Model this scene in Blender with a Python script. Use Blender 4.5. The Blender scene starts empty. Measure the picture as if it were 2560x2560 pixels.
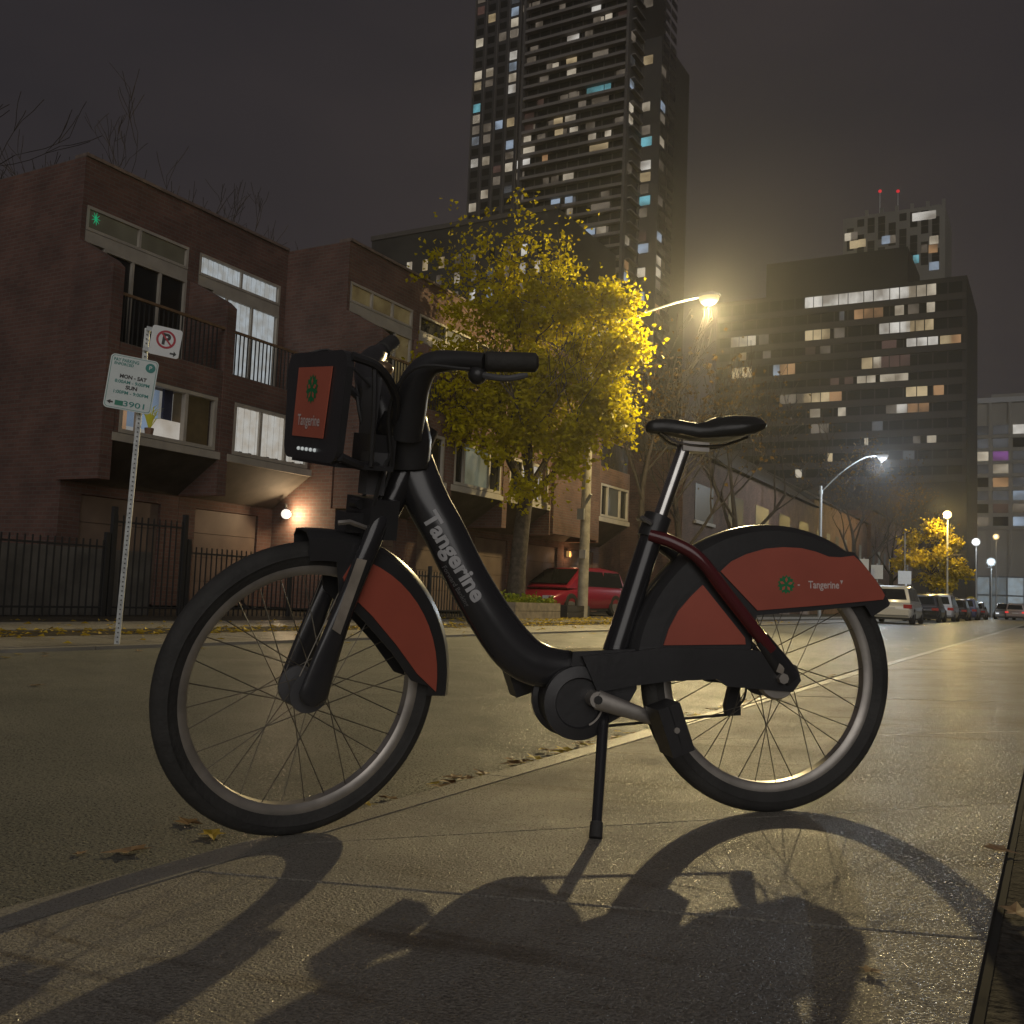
import bpy, bmesh, math, random
from mathutils import Vector, Matrix, Quaternion
R = math.radians
rnd = random.Random(7)
scene = bpy.context.scene
C = scene.collection

# ------------------------------------------------------------------ camera
FPX, TH, PI_, RO, HC = 2450.0, R(29.2), R(4.74), R(2.3), 0.516
CAMP = Vector((0, 0, HC))
_F = Vector((-math.sin(TH), math.cos(TH), 0)); _R0 = Vector((math.cos(TH), math.sin(TH), 0)); _Z = Vector((0, 0, 1))
_fw = _F*math.cos(PI_) + _Z*math.sin(PI_); _u0 = -_F*math.sin(PI_) + _Z*math.cos(PI_)
_RR = _R0*math.cos(RO) + _u0*math.sin(RO); _UU = _u0*math.cos(RO) - _R0*math.sin(RO)
cam = bpy.data.cameras.new('camera'); camo = bpy.data.objects.new('camera', cam); C.objects.link(camo)
cam.sensor_fit = 'HORIZONTAL'; cam.sensor_width = 36.0; cam.lens = 36.0*FPX/2560.0
cam.clip_start = 0.05; cam.clip_end = 3000
m3 = Matrix((( _RR.x, _UU.x, -_fw.x), (_RR.y, _UU.y, -_fw.y), (_RR.z, _UU.z, -_fw.z)))
camo.matrix_world = Matrix.Translation(CAMP) @ m3.to_4x4()
scene.camera = camo
scene.render.resolution_x = scene.render.resolution_y = 1024

# ------------------------------------------------------------------ world: overcast night sky lit by the city
w = bpy.data.worlds.new('World'); scene.world = w; w.use_nodes = True
nt = w.node_tree; nt.nodes.clear()
out = nt.nodes.new('ShaderNodeOutputWorld'); bg = nt.nodes.new('ShaderNodeBackground')
tc = nt.nodes.new('ShaderNodeTexCoord'); mp = nt.nodes.new('ShaderNodeMapping'); mp.inputs['Scale'].default_value = (1.3, 1.3, 3.2)
no = nt.nodes.new('ShaderNodeTexNoise'); no.inputs['Scale'].default_value = 1.5; no.inputs['Detail'].default_value = 4; no.inputs['Roughness'].default_value = .5
cr = nt.nodes.new('ShaderNodeValToRGB')
cr.color_ramp.elements[0].position = .30; cr.color_ramp.elements[0].color = (.0235, .0212, .0240, 1)
cr.color_ramp.elements[1].position = .75; cr.color_ramp.elements[1].color = (.0410, .0335, .0340, 1)
nt.links.new(tc.outputs['Generated'], mp.inputs['Vector']); nt.links.new(mp.outputs['Vector'], no.inputs['Vector'])
nt.links.new(no.outputs['Fac'], cr.inputs['Fac']); nt.links.new(cr.outputs['Color'], bg.inputs['Color'])
bg.inputs['Strength'].default_value = 1.0; nt.links.new(bg.outputs['Background'], out.inputs['Surface'])

# ------------------------------------------------------------------ sun (night: weak, soft frontal fill added as city glow from behind the camera)
sl = bpy.data.lights.new('fill_sun', 'SUN'); sl.energy = 0.74; sl.angle = R(55); sl.color = (1, .95, .9)
so = bpy.data.objects.new('fill_sun', sl); C.objects.link(so)
sd = (_F*math.cos(R(19)) - _R0*.02 - _Z*math.sin(R(19))).normalized()
so.rotation_euler = sd.to_track_quat('-Z', 'Y').to_euler()

scene.view_settings.view_transform = 'Standard'; scene.view_settings.look = 'None'
scene.view_settings.exposure = 0.0; scene.view_settings.gamma = 1.0
scene.render.engine = 'CYCLES'
scene.cycles.use_denoising = True
scene.cycles.max_bounces = 6; scene.cycles.diffuse_bounces = 2; scene.cycles.glossy_bounces = 3
scene.cycles.transparent_max_bounces = 8; scene.cycles.volume_bounces = 0; scene.cycles.sample_clamp_indirect = 3.0
scene.cycles.sample_clamp_direct = 0.0

# ------------------------------------------------------------------ pixel helpers (photo pixels, 2560 wide)
def ray(x, y): return _fw + _RR*((x-1280)/FPX) - _UU*((y-1280)/FPX)
def on_z(x, y, z=0.0):
    d = ray(x, y); return CAMP + d*((z-HC)/d.z)
def on_x(x, y, X):
    d = ray(x, y); return CAMP + d*(X/d.x)
def on_y(x, y, Y):
    d = ray(x, y); return CAMP + d*(Y/d.y)
def proj(p):
    d = Vector(p)-CAMP; k = d.dot(_fw); return 1280+FPX*d.dot(_RR)/k, 1280-FPX*d.dot(_UU)/k
def y_at(x, X, z=0.0):
    lo, hi = .5, 3000
    for _ in range(60):
        mdl = (lo+hi)/2
        if proj((X, mdl, z))[0] < x: lo = mdl
        else: hi = mdl
    return lo

# ------------------------------------------------------------------ object helpers
def empty(name, loc=(0, 0, 0), rz=0.0, parent=None):
    o = bpy.data.objects.new(name, None); C.objects.link(o); o.empty_display_size = .2
    o.location = loc; o.rotation_euler = (0, 0, rz)
    if parent: o.parent = parent
    return o
def tag(o, label=None, cat=None, group=None, kind=None):
    if label: o['label'] = label
    if cat: o['category'] = cat
    if group: o['group'] = group
    if kind: o['kind'] = kind
    return o
def link(name, me, mat=None, parent=None):
    o = bpy.data.objects.new(name, me); C.objects.link(o)
    if mat is not None and not me.materials: me.materials.append(mat)
    if parent: o.parent = parent
    return o
def obj(name, bm, mat, parent=None, smooth=False, bevel=0.0, seg=2):
    if bevel:
        bmesh.ops.bevel(bm, geom=[e for e in bm.edges if e.is_manifold and e.calc_face_angle(0) > .5], offset=bevel, segments=seg, affect='EDGES', profile=.5)
    bmesh.ops.recalc_face_normals(bm, faces=bm.faces)
    me = bpy.data.meshes.new(name); bm.to_mesh(me); bm.free()
    if smooth:
        for p in me.polygons: p.use_smooth = True
        try: me.set_sharp_from_angle(angle=R(40))
        except Exception: pass
    return link(name, me, mat, parent)
def data(name, verts, faces, mat, parent=None, smooth=False):
    me = bpy.data.meshes.new(name); me.from_pydata([tuple(v) for v in verts], [], faces); me.update()
    if smooth:
        for p in me.polygons: p.use_smooth = True
    return link(name, me, mat, parent)
def B(): return bmesh.new()
def box(bm, x0, x1, y0, y1, z0, z1):
    v = [bm.verts.new(p) for p in ((x0,y0,z0),(x1,y0,z0),(x1,y1,z0),(x0,y1,z0),(x0,y0,z1),(x1,y0,z1),(x1,y1,z1),(x0,y1,z1))]
    for f in ((0,3,2,1),(4,5,6,7),(0,1,5,4),(1,2,6,5),(2,3,7,6),(3,0,4,7)): bm.faces.new([v[i] for i in f])
    return bm
def bx(x0, x1, y0, y1, z0, z1): return box(B(), x0, x1, y0, y1, z0, z1)
def prism(bm, poly, axis, t0, t1):
    """extrude a 2-D polygon; axis names the extrusion axis; poly holds the two other coordinates in xyz order"""
    def put(a, b, t): return {'x': (t, a, b), 'y': (a, t, b), 'z': (a, b, t)}[axis]
    a = [bm.verts.new(put(p[0], p[1], t0)) for p in poly]; b = [bm.verts.new(put(p[0], p[1], t1)) for p in poly]
    bm.faces.new(a); bm.faces.new(b[::-1]); n = len(poly)
    for i in range(n): bm.faces.new((a[i], b[i], b[(i+1) % n], a[(i+1) % n]))
    return bm
def loft(bm, rings, cap=True, closed=False):
    vs = [[bm.verts.new(p) for p in r] for r in rings]; n = len(vs[0]); k = len(vs)
    for i in range(k if closed else k-1):
        a, b = vs[i], vs[(i+1) % k]
        for j in range(n): bm.faces.new((a[j], a[(j+1) % n], b[(j+1) % n], b[j]))
    if cap and not closed: bm.faces.new(vs[0][::-1]); bm.faces.new(vs[-1])
    return bm
def tube(bm, pts, rad, seg=10, cap=True, ry=None, ref=None, power=2.0):
    """swept tube; rad number or list; ry = second radius along ref"""
    pts = [Vector(p) for p in pts]; n = len(pts)
    rad = rad if isinstance(rad, (list, tuple)) else [rad]*n
    ry = rad if ry is None else (ry if isinstance(ry, (list, tuple)) else [ry]*n)
    rings = []; u = None
    for i, p in enumerate(pts):
        t = (pts[min(i+1, n-1)]-pts[max(i-1, 0)]).normalized()
        if ref is not None: v = Vector(ref); v = (v - t*v.dot(t)).normalized(); u = t.cross(v)
        else:
            if u is None:
                a = Vector((0, 0, 1)) if abs(t.z) < .9 else Vector((1, 0, 0)); u = t.cross(a).normalized()
            u = (u - t*u.dot(t)).normalized(); v = t.cross(u)
        ring = []
        for k in range(seg):
            a = 2*math.pi*k/seg; ca, sa = math.cos(a), math.sin(a); e = 2/power
            ring.append(p + u*(math.copysign(abs(ca)**e, ca)*rad[i]) + v*(math.copysign(abs(sa)**e, sa)*ry[i]))
        rings.append(ring)
    return loft(bm, rings, cap)
def spline(pts, n=6):
    """Catmull-Rom through points"""
    P = [Vector(p) for p in pts]; P = [P[0]*2-P[1]] + P + [P[-1]*2-P[-2]]; o = []
    for i in range(1, len(P)-2):
        for k in range(n):
            t = k/n; a, b, c, d = P[i-1], P[i], P[i+1], P[i+2]
            o.append(.5*((2*b)+(c-a)*t+(2*a-5*b+4*c-d)*t*t+(3*b-a-3*c+d)*t**3))
    return o+[P[-2]]
def lerp_list(vals, n):
    o = []
    for i in range(len(vals)-1):
        for k in range(n): o.append(vals[i]+(vals[i+1]-vals[i])*k/n)
    return o+[vals[-1]]
def ringsolid(bm, c, prof, a0=0.0, a1=2*math.pi, seg=48, full=True):
    """revolve profile [(r, y)] about the y axis through c"""
    c = Vector(c); rings = []
    k = seg if full else seg+1
    for i in range(k):
        a = a0+(a1-a0)*i/seg
        rings.append([c+Vector((r*math.cos(a), y, r*math.sin(a))) for r, y in prof])
    return loft(bm, rings, cap=not full, closed=full)
def cyl(bm, p0, p1, r, seg=12, r1=None): return tube(bm, [p0, p1], [r, r if r1 is None else r1], seg)

# ------------------------------------------------------------------ materials
MATS = {}
def mat(name, col, rough=.6, metal=0.0, var=0.0, vs=8.0, bump=0.0, bs=40.0, spec=.5, coat=0.0, emit=None, es=0.0, trans=0.0, col2=None, detail=4):
    if name in MATS: return MATS[name]
    m = bpy.data.materials.new(name); m.use_nodes = True; n = m.node_tree.nodes; l = m.node_tree.links
    b = n['Principled BSDF']
    b.inputs['Base Color'].default_value = (*col, 1); b.inputs['Roughness'].default_value = rough; b.inputs['Metallic'].default_value = metal
    b.inputs['Specular IOR Level'].default_value = spec; b.inputs['Coat Weight'].default_value = coat; b.inputs['Coat Roughness'].default_value = .12
    t = n.new('ShaderNodeTexCoord')
    if var or col2:
        x = n.new('ShaderNodeTexNoise'); x.inputs['Scale'].default_value = vs; x.inputs['Detail'].default_value = detail
        l.new(t.outputs['Object'], x.inputs['Vector'])
        r = n.new('ShaderNodeValToRGB'); r.color_ramp.elements[0].position = .32; r.color_ramp.elements[1].position = .68
        c2 = col2 or tuple(min(1, c*(1+var)) for c in col); c1 = col if col2 else tuple(c*(1-var) for c in col)
        r.color_ramp.elements[0].color = (*c1, 1); r.color_ramp.elements[1].color = (*c2, 1)
        l.new(x.outputs['Fac'], r.inputs['Fac']); l.new(r.outputs['Color'], b.inputs['Base Color'])
    if bump:
        x = n.new('ShaderNodeTexNoise'); x.inputs['Scale'].default_value = bs; x.inputs['Detail'].default_value = 3
        l.new(t.outputs['Object'], x.inputs['Vector'])
        k = n.new('ShaderNodeBump'); k.inputs['Strength'].default_value = bump; k.inputs['Distance'].default_value = .01
        l.new(x.outputs['Fac'], k.inputs['Height']); l.new(k.outputs['Normal'], b.inputs['Normal'])
    if emit:
        b.inputs['Emission Color'].default_value = (*emit, 1); b.inputs['Emission Strength'].default_value = es
        m.cycles.emission_sampling = 'NONE'
    if trans: b.inputs['Transmission Weight'].default_value = trans
    MATS[name] = m; return m

def ground_mat(name, c1, c2, grain, rough, bump, stain_shadow=0.0, spec=.5, bscale=220.0, glint=True):
    m = bpy.data.materials.new(name); m.use_nodes = True; n = m.node_tree.nodes; l = m.node_tree.links; b = n['Principled BSDF']
    t = n.new('ShaderNodeTexCoord')
    def noise(sc, det=4, rgh=.55, mapv=None, rotz=0):
        x = n.new('ShaderNodeTexNoise'); x.inputs['Scale'].default_value = sc; x.inputs['Detail'].default_value = det; x.inputs['Roughness'].default_value = rgh
        if mapv:
            k = n.new('ShaderNodeMapping'); k.inputs['Scale'].default_value = mapv; k.inputs['Rotation'].default_value = (0, 0, rotz)
            l.new(t.outputs['Object'], k.inputs['Vector']); l.new(k.outputs['Vector'], x.inputs['Vector'])
        else: l.new(t.outputs['Object'], x.inputs['Vector'])
        return x
    def mix(a, bb, fac, mode='MIX'):
        k = n.new('ShaderNodeMix'); k.data_type = 'RGBA'; k.blend_type = mode
        if isinstance(fac, float): k.inputs[0].default_value = fac
        else: l.new(fac, k.inputs[0])
        for i, v in ((6, a), (7, bb)):
            if isinstance(v, tuple): k.inputs[i].default_value = (*v, 1)
            else: l.new(v, k.inputs[i])
        return k.outputs[2]
    def ramp(fac, p0, p1, a=(0, 0, 0), z=(1, 1, 1)):
        k = n.new('ShaderNodeValToRGB'); k.color_ramp.elements[0].position = p0; k.color_ramp.elements[1].position = p1
        k.color_ramp.elements[0].color = (*a, 1); k.color_ramp.elements[1].color = (*z, 1); l.new(fac, k.inputs['Fac']); return k.outputs['Color']
    base = ramp(noise(1.7, 6, .6).outputs['Fac'], .32, .70, c1, c2)
    g = ramp(noise(bscale, 2, .6).outputs['Fac'], .30, .72, (1-grain,)*3, (1+grain,)*3)
    colr = mix(base, g, 1.0, 'MULTIPLY')
    pits = ramp(noise(38, 3, .7).outputs['Fac'], .62, .74)
    colr = mix(colr, tuple(v*.55 for v in c1), mix((0, 0, 0), pits, .35), 'MIX')
    if stain_shadow:  # stretched brown streaks: stains, and painted shadow on the near sidewalk
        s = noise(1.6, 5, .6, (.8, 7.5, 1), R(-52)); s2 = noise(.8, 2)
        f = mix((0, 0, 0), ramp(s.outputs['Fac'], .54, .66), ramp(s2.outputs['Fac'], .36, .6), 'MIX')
        colr = mix(colr, tuple(v*k for v, k in zip(c1, (.42, .32, .22))), mix((0, 0, 0), f, stain_shadow), 'MIX')
    l.new(colr, b.inputs['Base Color'])
    rr = ramp(noise(3.1, 4).outputs['Fac'], .3, .7, (rough*.8,)*3, (min(1, rough*1.15),)*3)
    if glint: rr = mix(rr, (.20, .20, .20), ramp(noise(bscale*1.1, 1, .5).outputs['Fac'], .54, .62), 'MIX')
    l.new(rr, b.inputs['Roughness'])
    b.inputs['Specular IOR Level'].default_value = spec
    k = n.new('ShaderNodeBump'); k.inputs['Strength'].default_value = bump; k.inputs['Distance'].default_value = .006
    l.new(noise(bscale, 2, .6).outputs['Fac'], k.inputs['Height'])
    k2 = n.new('ShaderNodeBump'); k2.inputs['Strength'].default_value = .35; k2.inputs['Distance'].default_value = .01
    l.new(noise(14, 3, .6).outputs['Fac'], k2.inputs['Height']); l.new(k.outputs['Normal'], k2.inputs['Normal'])
    l.new(k2.outputs['Normal'], b.inputs['Normal'])
    MATS[name] = m; return m

def brick_mat(name, c1, c2, mortar):
    m = bpy.data.materials.new(name); m.use_nodes = True; n = m.node_tree.nodes; l = m.node_tree.links; b = n['Principled BSDF']
    t = n.new('ShaderNodeTexCoord'); sp = n.new('ShaderNodeSeparateXYZ'); l.new(t.outputs['Object'], sp.inputs[0])
    ad = n.new('ShaderNodeMath'); ad.operation = 'ADD'; l.new(sp.outputs['X'], ad.inputs[0]); l.new(sp.outputs['Y'], ad.inputs[1])
    cb = n.new('ShaderNodeCombineXYZ'); l.new(ad.outputs[0], cb.inputs[0]); l.new(sp.outputs['Z'], cb.inputs[1])
    k = n.new('ShaderNodeTexBrick'); k.inputs['Scale'].default_value = 1.0; k.inputs['Brick Width'].default_value = .215; k.inputs['Row Height'].default_value = .075
    k.inputs['Mortar Size'].default_value = .008; k.inputs['Bias'].default_value = 0
    k.inputs['Color1'].default_value = (*c1, 1); k.inputs['Color2'].default_value = (*c2, 1); k.inputs['Mortar'].default_value = (*mortar, 1)
    l.new(cb.outputs[0], k.inputs['Vector'])
    x = n.new('ShaderNodeTexNoise'); x.inputs['Scale'].default_value = 1.3; x.inputs['Detail'].default_value = 5; l.new(t.outputs['Object'], x.inputs['Vector'])
    r = n.new('ShaderNodeValToRGB'); r.color_ramp.elements[0].position = .3; r.color_ramp.elements[1].position = .7
    r.color_ramp.elements[0].color = (.65, .65, .65, 1); r.color_ramp.elements[1].color = (1.2, 1.15, 1.1, 1); l.new(x.outputs['Fac'], r.inputs['Fac'])
    q = n.new('ShaderNodeMix'); q.data_type = 'RGBA'; q.blend_type = 'MULTIPLY'; q.inputs[0].default_value = 1.0
    l.new(k.outputs['Color'], q.inputs[6]); l.new(r.outputs['Color'], q.inputs[7]); l.new(q.outputs[2], b.inputs['Base Color'])
    u = n.new('ShaderNodeBump'); u.inputs['Strength'].default_value = .6; u.inputs['Distance'].default_value = .008; u.invert = True
    l.new(k.outputs['Fac'], u.inputs['Height']); l.new(u.outputs['Normal'], b.inputs['Normal']); b.inputs['Roughness'].default_value = .85
    MATS[name] = m; return m

def lit(name, col, s, vs=3.0, lo=.45):
    """a lit window: interior light seen through the pane, uneven"""
    if name in MATS: return MATS[name]
    m = bpy.data.materials.new(name); m.use_nodes = True; n = m.node_tree.nodes; l = m.node_tree.links; b = n['Principled BSDF']
    b.inputs['Base Color'].default_value = (.03, .03, .03, 1); b.inputs['Roughness'].default_value = .5
    t = n.new('ShaderNodeTexCoord'); x = n.new('ShaderNodeTexNoise'); x.inputs['Scale'].default_value = vs; x.inputs['Detail'].default_value = 2
    oi = n.new('ShaderNodeObjectInfo'); ad = n.new('ShaderNodeVectorMath'); ad.operation = 'ADD'
    l.new(t.outputs['Object'], ad.inputs[0]); l.new(oi.outputs['Location'], ad.inputs[1]); l.new(ad.outputs[0], x.inputs['Vector'])
    r = n.new('ShaderNodeValToRGB'); r.color_ramp.elements[0].position = .35; r.color_ramp.elements[1].position = .62
    r.color_ramp.elements[0].color = (lo, lo*.93, lo*.85, 1); r.color_ramp.elements[1].color = (1, 1, 1, 1); l.new(x.outputs['Fac'], r.inputs['Fac'])
    q = n.new('ShaderNodeMix'); q.data_type = 'RGBA'; q.blend_type = 'MULTIPLY'; q.inputs[0].default_value = 1.0
    l.new(r.outputs['Color'], q.inputs[6]); q.inputs[7].default_value = (*col, 1); l.new(q.outputs[2], b.inputs['Emission Color'])
    b.inputs['Emission Strength'].default_value = s; m.cycles.emission_sampling = 'NONE'
    MATS[name] = m; return m

concrete = ground_mat('concrete', (.235, .215, .18), (.33, .31, .27), .42, .80, 1.0, stain_shadow=.75, spec=.5, bscale=190)  # brown streaks stand for the front wheel's cast shadow, painted into the colour
curbmat = ground_mat('curb_concrete', (.25, .235, .20), (.34, .325, .29), .2, .6, .5, bscale=170)
asphalt = ground_mat('asphalt', (.13, .132, .112), (.185, .184, .155), .55, .78, .9, spec=.5, bscale=120)
farwalk = ground_mat('far_concrete', (.20, .19, .16), (.30, .285, .25), .25, .7, .4, stain_shadow=.5, bscale=120)
soil = ground_mat('soil', (.045, .04, .032), (.075, .065, .05), .5, .95, .9, spec=.15, bscale=60, glint=False)
brick = brick_mat('brick', (.115, .062, .050), (.15, .082, .066), (.13, .11, .10))
brick2 = brick_mat('brick_far', (.10, .052, .04), (.15, .08, .06), (.13, .11, .095))
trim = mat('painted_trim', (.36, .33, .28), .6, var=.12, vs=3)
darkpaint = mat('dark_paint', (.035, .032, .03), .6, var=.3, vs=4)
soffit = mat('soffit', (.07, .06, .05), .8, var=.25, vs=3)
roofm = mat('roof_felt', (.05, .045, .042), .9, var=.3, vs=2)
darkglass = mat('dark_glass', (.018, .018, .017), .16, spec=.5)
oldglass = mat('old_glass', (.02, .02, .019), .55, spec=.3)
dimglass = lit('dim_room', (.95, .85, .55), .035, 1.2, .5)
galv = mat('galvanised_steel', (.42, .44, .44), .5, .35, var=.2, vs=20)
polemat = mat('weathered_pole', (.30, .27, .21), .8, var=.28, vs=5, bump=.3, bs=30)
bark = mat('bark', (.075, .06, .045), .9, var=.4, vs=10, bump=.8, bs=25)
iron = mat('black_iron', (.03, .03, .03), .5)

# ================================================================== SETTING
SL = .0566
def wz(X): return SL*(X+.644)
def on_walk(x, y):
    d = ray(x, y); t = (SL*.644-HC)/(d.z-SL*d.x); return CAMP+d*t
ROADZ, FARZ = -.10, -.075
tag(data('ground', [(-300,-60,-.16),(300,-60,-.16),(300,560,-.16),(-300,560,-.16)], [(0,1,2,3)], soil), kind='structure')
bm = B(); bm.faces.new([bm.verts.new(p) for p in ((-7.1,-30,ROADZ),(-1.55,-30,ROADZ),(-1.55,400,ROADZ),(-7.1,400,ROADZ))])
road = tag(obj('road', bm, asphalt), kind='structure')
XC0, XC1, XE = -1.615, -1.47, -.09      # kerb face, kerb back, sidewalk back edge
walk = tag(data('sidewalk', [(XC1-.02,-6,wz(XC1)-.0045),(XE+.01,-6,wz(XE)-.0045),(XE+.01,120,wz(XE)-.0045),(XC1-.02,120,wz(XC1)-.0045)], [(0,1,2,3)], mat('joint_dirt', (.02, .018, .014), .95)), kind='structure')
j1a, j1b = on_walk(520, 2180), on_walk(2480, 2350)
j2a, j2b = on_walk(1404, 2071), on_walk(2556, 2006)
def line_at(a, b, X): return a.y+(b.y-a.y)*(X-a.x)/(b.x-a.x)
joints = [(-5.5,-5.5), (-3.6,-3.6), (-1.8,-1.8), (-.1, .1), (line_at(j1a,j1b,XC1), line_at(j1a,j1b,XE)), (max(line_at(j2a,j2b,XC1), line_at(j1a,j1b,XC1)+.12), line_at(j2a,j2b,XE)), (3.7, 4.7)]
joints += [(6.2+1.75*i,)*2 for i in range(22)]
for (a0, a1), (b0, b1) in zip(joints, joints[1:]):
    g = .0055; dz = rnd.uniform(-.0008, .0008)
    P = [(XC1+g, a0+g), (XE-g, a1+g), (XE-g, b1-g), (XC1+g, b0-g)]
    bm = B(); t = [bm.verts.new((x, y, wz(x)+dz)) for x, y in P]; d = [bm.verts.new((x, y, wz(x)-.05)) for x, y in P]
    bm.faces.new(t); bm.faces.new(d[::-1])
    for i in range(4): bm.faces.new((t[i], d[i], d[(i+1)%4], t[(i+1)%4]))
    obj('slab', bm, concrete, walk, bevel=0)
kerb = tag(empty('curb'), kind='structure')
y = -6.0
while y < 110:
    L = 2.9; bm = B()
    prof = [(XC0, ROADZ-.05), (XC1-.004, ROADZ-.05), (XC1-.004, wz(XC1)), (XC0+.05, wz(XC0)+.004), (XC0+.02, wz(XC0)-.006), (XC0+.004, wz(XC0)-.025)]
    prism(bm, prof, 'y', y+.004, y+L-.004); obj('kerb_stone', bm, curbmat, kerb, bevel=.004, seg=1); y += L
# strip of dark earth behind the near sidewalk
tag(data('planting_strip', [(XE-.012,-6,wz(XE)-.006),(3,-6,.03),(3,120,.03),(XE-.012,120,wz(XE)-.006)], [(0,1,2,3)], soil), kind='structure')

# far side of the street
y = -20.0; fk = tag(empty('far_curb'), kind='structure')
while y < 150:
    bm = B(); box(bm, -7.22, -7.1, y+.005, y+3.195, ROADZ-.05, FARZ+.004); obj('kerb_stone', bm, curbmat, fk, bevel=.01, seg=1); y += 3.2
fw_ = tag(data('far_sidewalk', [(-8.5,-20,FARZ-.012),(-7.22,-20,FARZ-.012),(-7.22,160,FARZ-.012),(-8.5,160,FARZ-.012), (-11.1,-20,FARZ-.012),(-9.5,-20,FARZ-.012),(-9.5,160,FARZ-.012),(-11.1,160,FARZ-.012)], [(0,1,2,3),(4,5,6,7)], soil), kind='structure')
for x0, x1, st in ((-8.5, -7.22, 1.5), (-11.1, -9.5, 1.7)):
    y = -4.0
    while y < 60:
        obj('slab', bx(x0, x1-.01, y+.008, y+st-.008, FARZ-.04, FARZ+rnd.uniform(0, .004)), farwalk, fw_); y += st
tag(data('yard', [(-60,-20,FARZ+.006),(-11.1,-20,FARZ-.002),(-11.1,160,FARZ-.002),(-60,160,FARZ+.006)], [(0,1,2,3)], soil), kind='structure')
tag(data('verge', [(-9.5,-20,FARZ-.006),(-8.5,-20,FARZ-.006),(-8.5,160,FARZ-.006),(-9.5,160,FARZ-.006)], [(0,1,2,3)], soil), kind='structure')
drive = ground_mat('driveway_asphalt', (.07, .068, .06), (.11, .105, .09), .4, .7, .6, bscale=90)
tag(data('driveway', [(-16.4,24.9,FARZ+.009),(-11.1,24.9,FARZ+.004),(-11.1,31,FARZ+.004),(-16.4,31,FARZ+.009)], [(0,1,2,3)], drive), kind='structure')

# ================================================================== TOWNHOUSES (one unit per bay)
blindW = lit('lit_blind', (.82, .90, .95), .40, 5, .8)
blindC = lit('lit_cream_blind', (.97, .95, .88), .42, 4, .85)
blindY = lit('amber_slat_blind', (1, .75, .32), .075, 3, .6)
greyblind = lit('grey_green_blind', (.8, .85, .6), .12, 1.5, .8)
roomw = lit('white_room', (1, .93, .82), .42, 2, .75)
roomc = lit('cream_room', (1, .86, .66), .36, 1.6, .55)
roomb = lit('blue_room', (.50, .68, .95), .30, 1.4, .6)
roomo = lit('amber_room', (1, .62, .36), .34, 1.4, .6)
def clear_glass(name):
    m = bpy.data.materials.new(name); m.use_nodes = True; n = m.node_tree.nodes; l = m.node_tree.links; n.remove(n['Principled BSDF'])
    t = n.new('ShaderNodeBsdfTransparent'); g = n.new('ShaderNodeBsdfGlossy'); g.inputs['Roughness'].default_value = .05; x = n.new('ShaderNodeMixShader'); x.inputs[0].default_value = .05
    l.new(t.outputs[0], x.inputs[1]); l.new(g.outputs[0], x.inputs[2]); l.new(x.outputs[0], n['Material Output'].inputs['Surface']); return m
clearg = clear_glass('clear_glass')
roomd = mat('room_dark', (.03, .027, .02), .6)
def frame_window(parent, x, y0, y1, z0, z1, pane_mats, fr=.055, name='window', split=None):
    """a framed window in a plane x = const facing +x: the frame, and a pane for each light"""
    wn = empty(name, parent=parent)
    bm = B(); box(bm, x-.08, x+.03, y0, y1, z0, z0+fr); box(bm, x-.08, x+.03, y0, y1, z1-fr, z1)
    n = len(pane_mats); ed = split or [i/n for i in range(n+1)]
    for i, e in enumerate(ed):
        yc = y0+(y1-y0)*e; a = yc if i == 0 else (yc-fr if i == n else yc-fr/2); box(bm, x-.08, x+.026, a, a+fr, z0+fr, z1-fr)
    obj('frame', bm, trim, wn)
    for i, pm in enumerate(pane_mats):
        a = y0+(y1-y0)*ed[i]+(fr if i == 0 else fr/2); b = y0+(y1-y0)*ed[i+1]-(fr if i == n-1 else fr/2)
        obj('pane', bx(x-.05, x-.035, a, b, z0+fr, z1-fr), pm, wn)
    return wn
def slat_blind(parent, x, y0, y1, z0, z1, m, vertical=True, pitch=.085, name='blind'):
    bm = B()
    if vertical:
        k = int((y1-y0)/pitch)
        for i in range(k):
            a = y0+(y1-y0)*i/k; box(bm, x, x+.01+.012*(i % 2), a+.006, a+(y1-y0)/k-.010, z0+.01*(i % 3), z1)
    else:
        k = int((z1-z0)/pitch)
        for i in range(k):
            a = z0+(z1-z0)*i/k; box(bm, x, x+.015, y0, y1, a+.008, a+(z1-z0)/k-.012)
    return obj(name, bm, m, parent)
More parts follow.
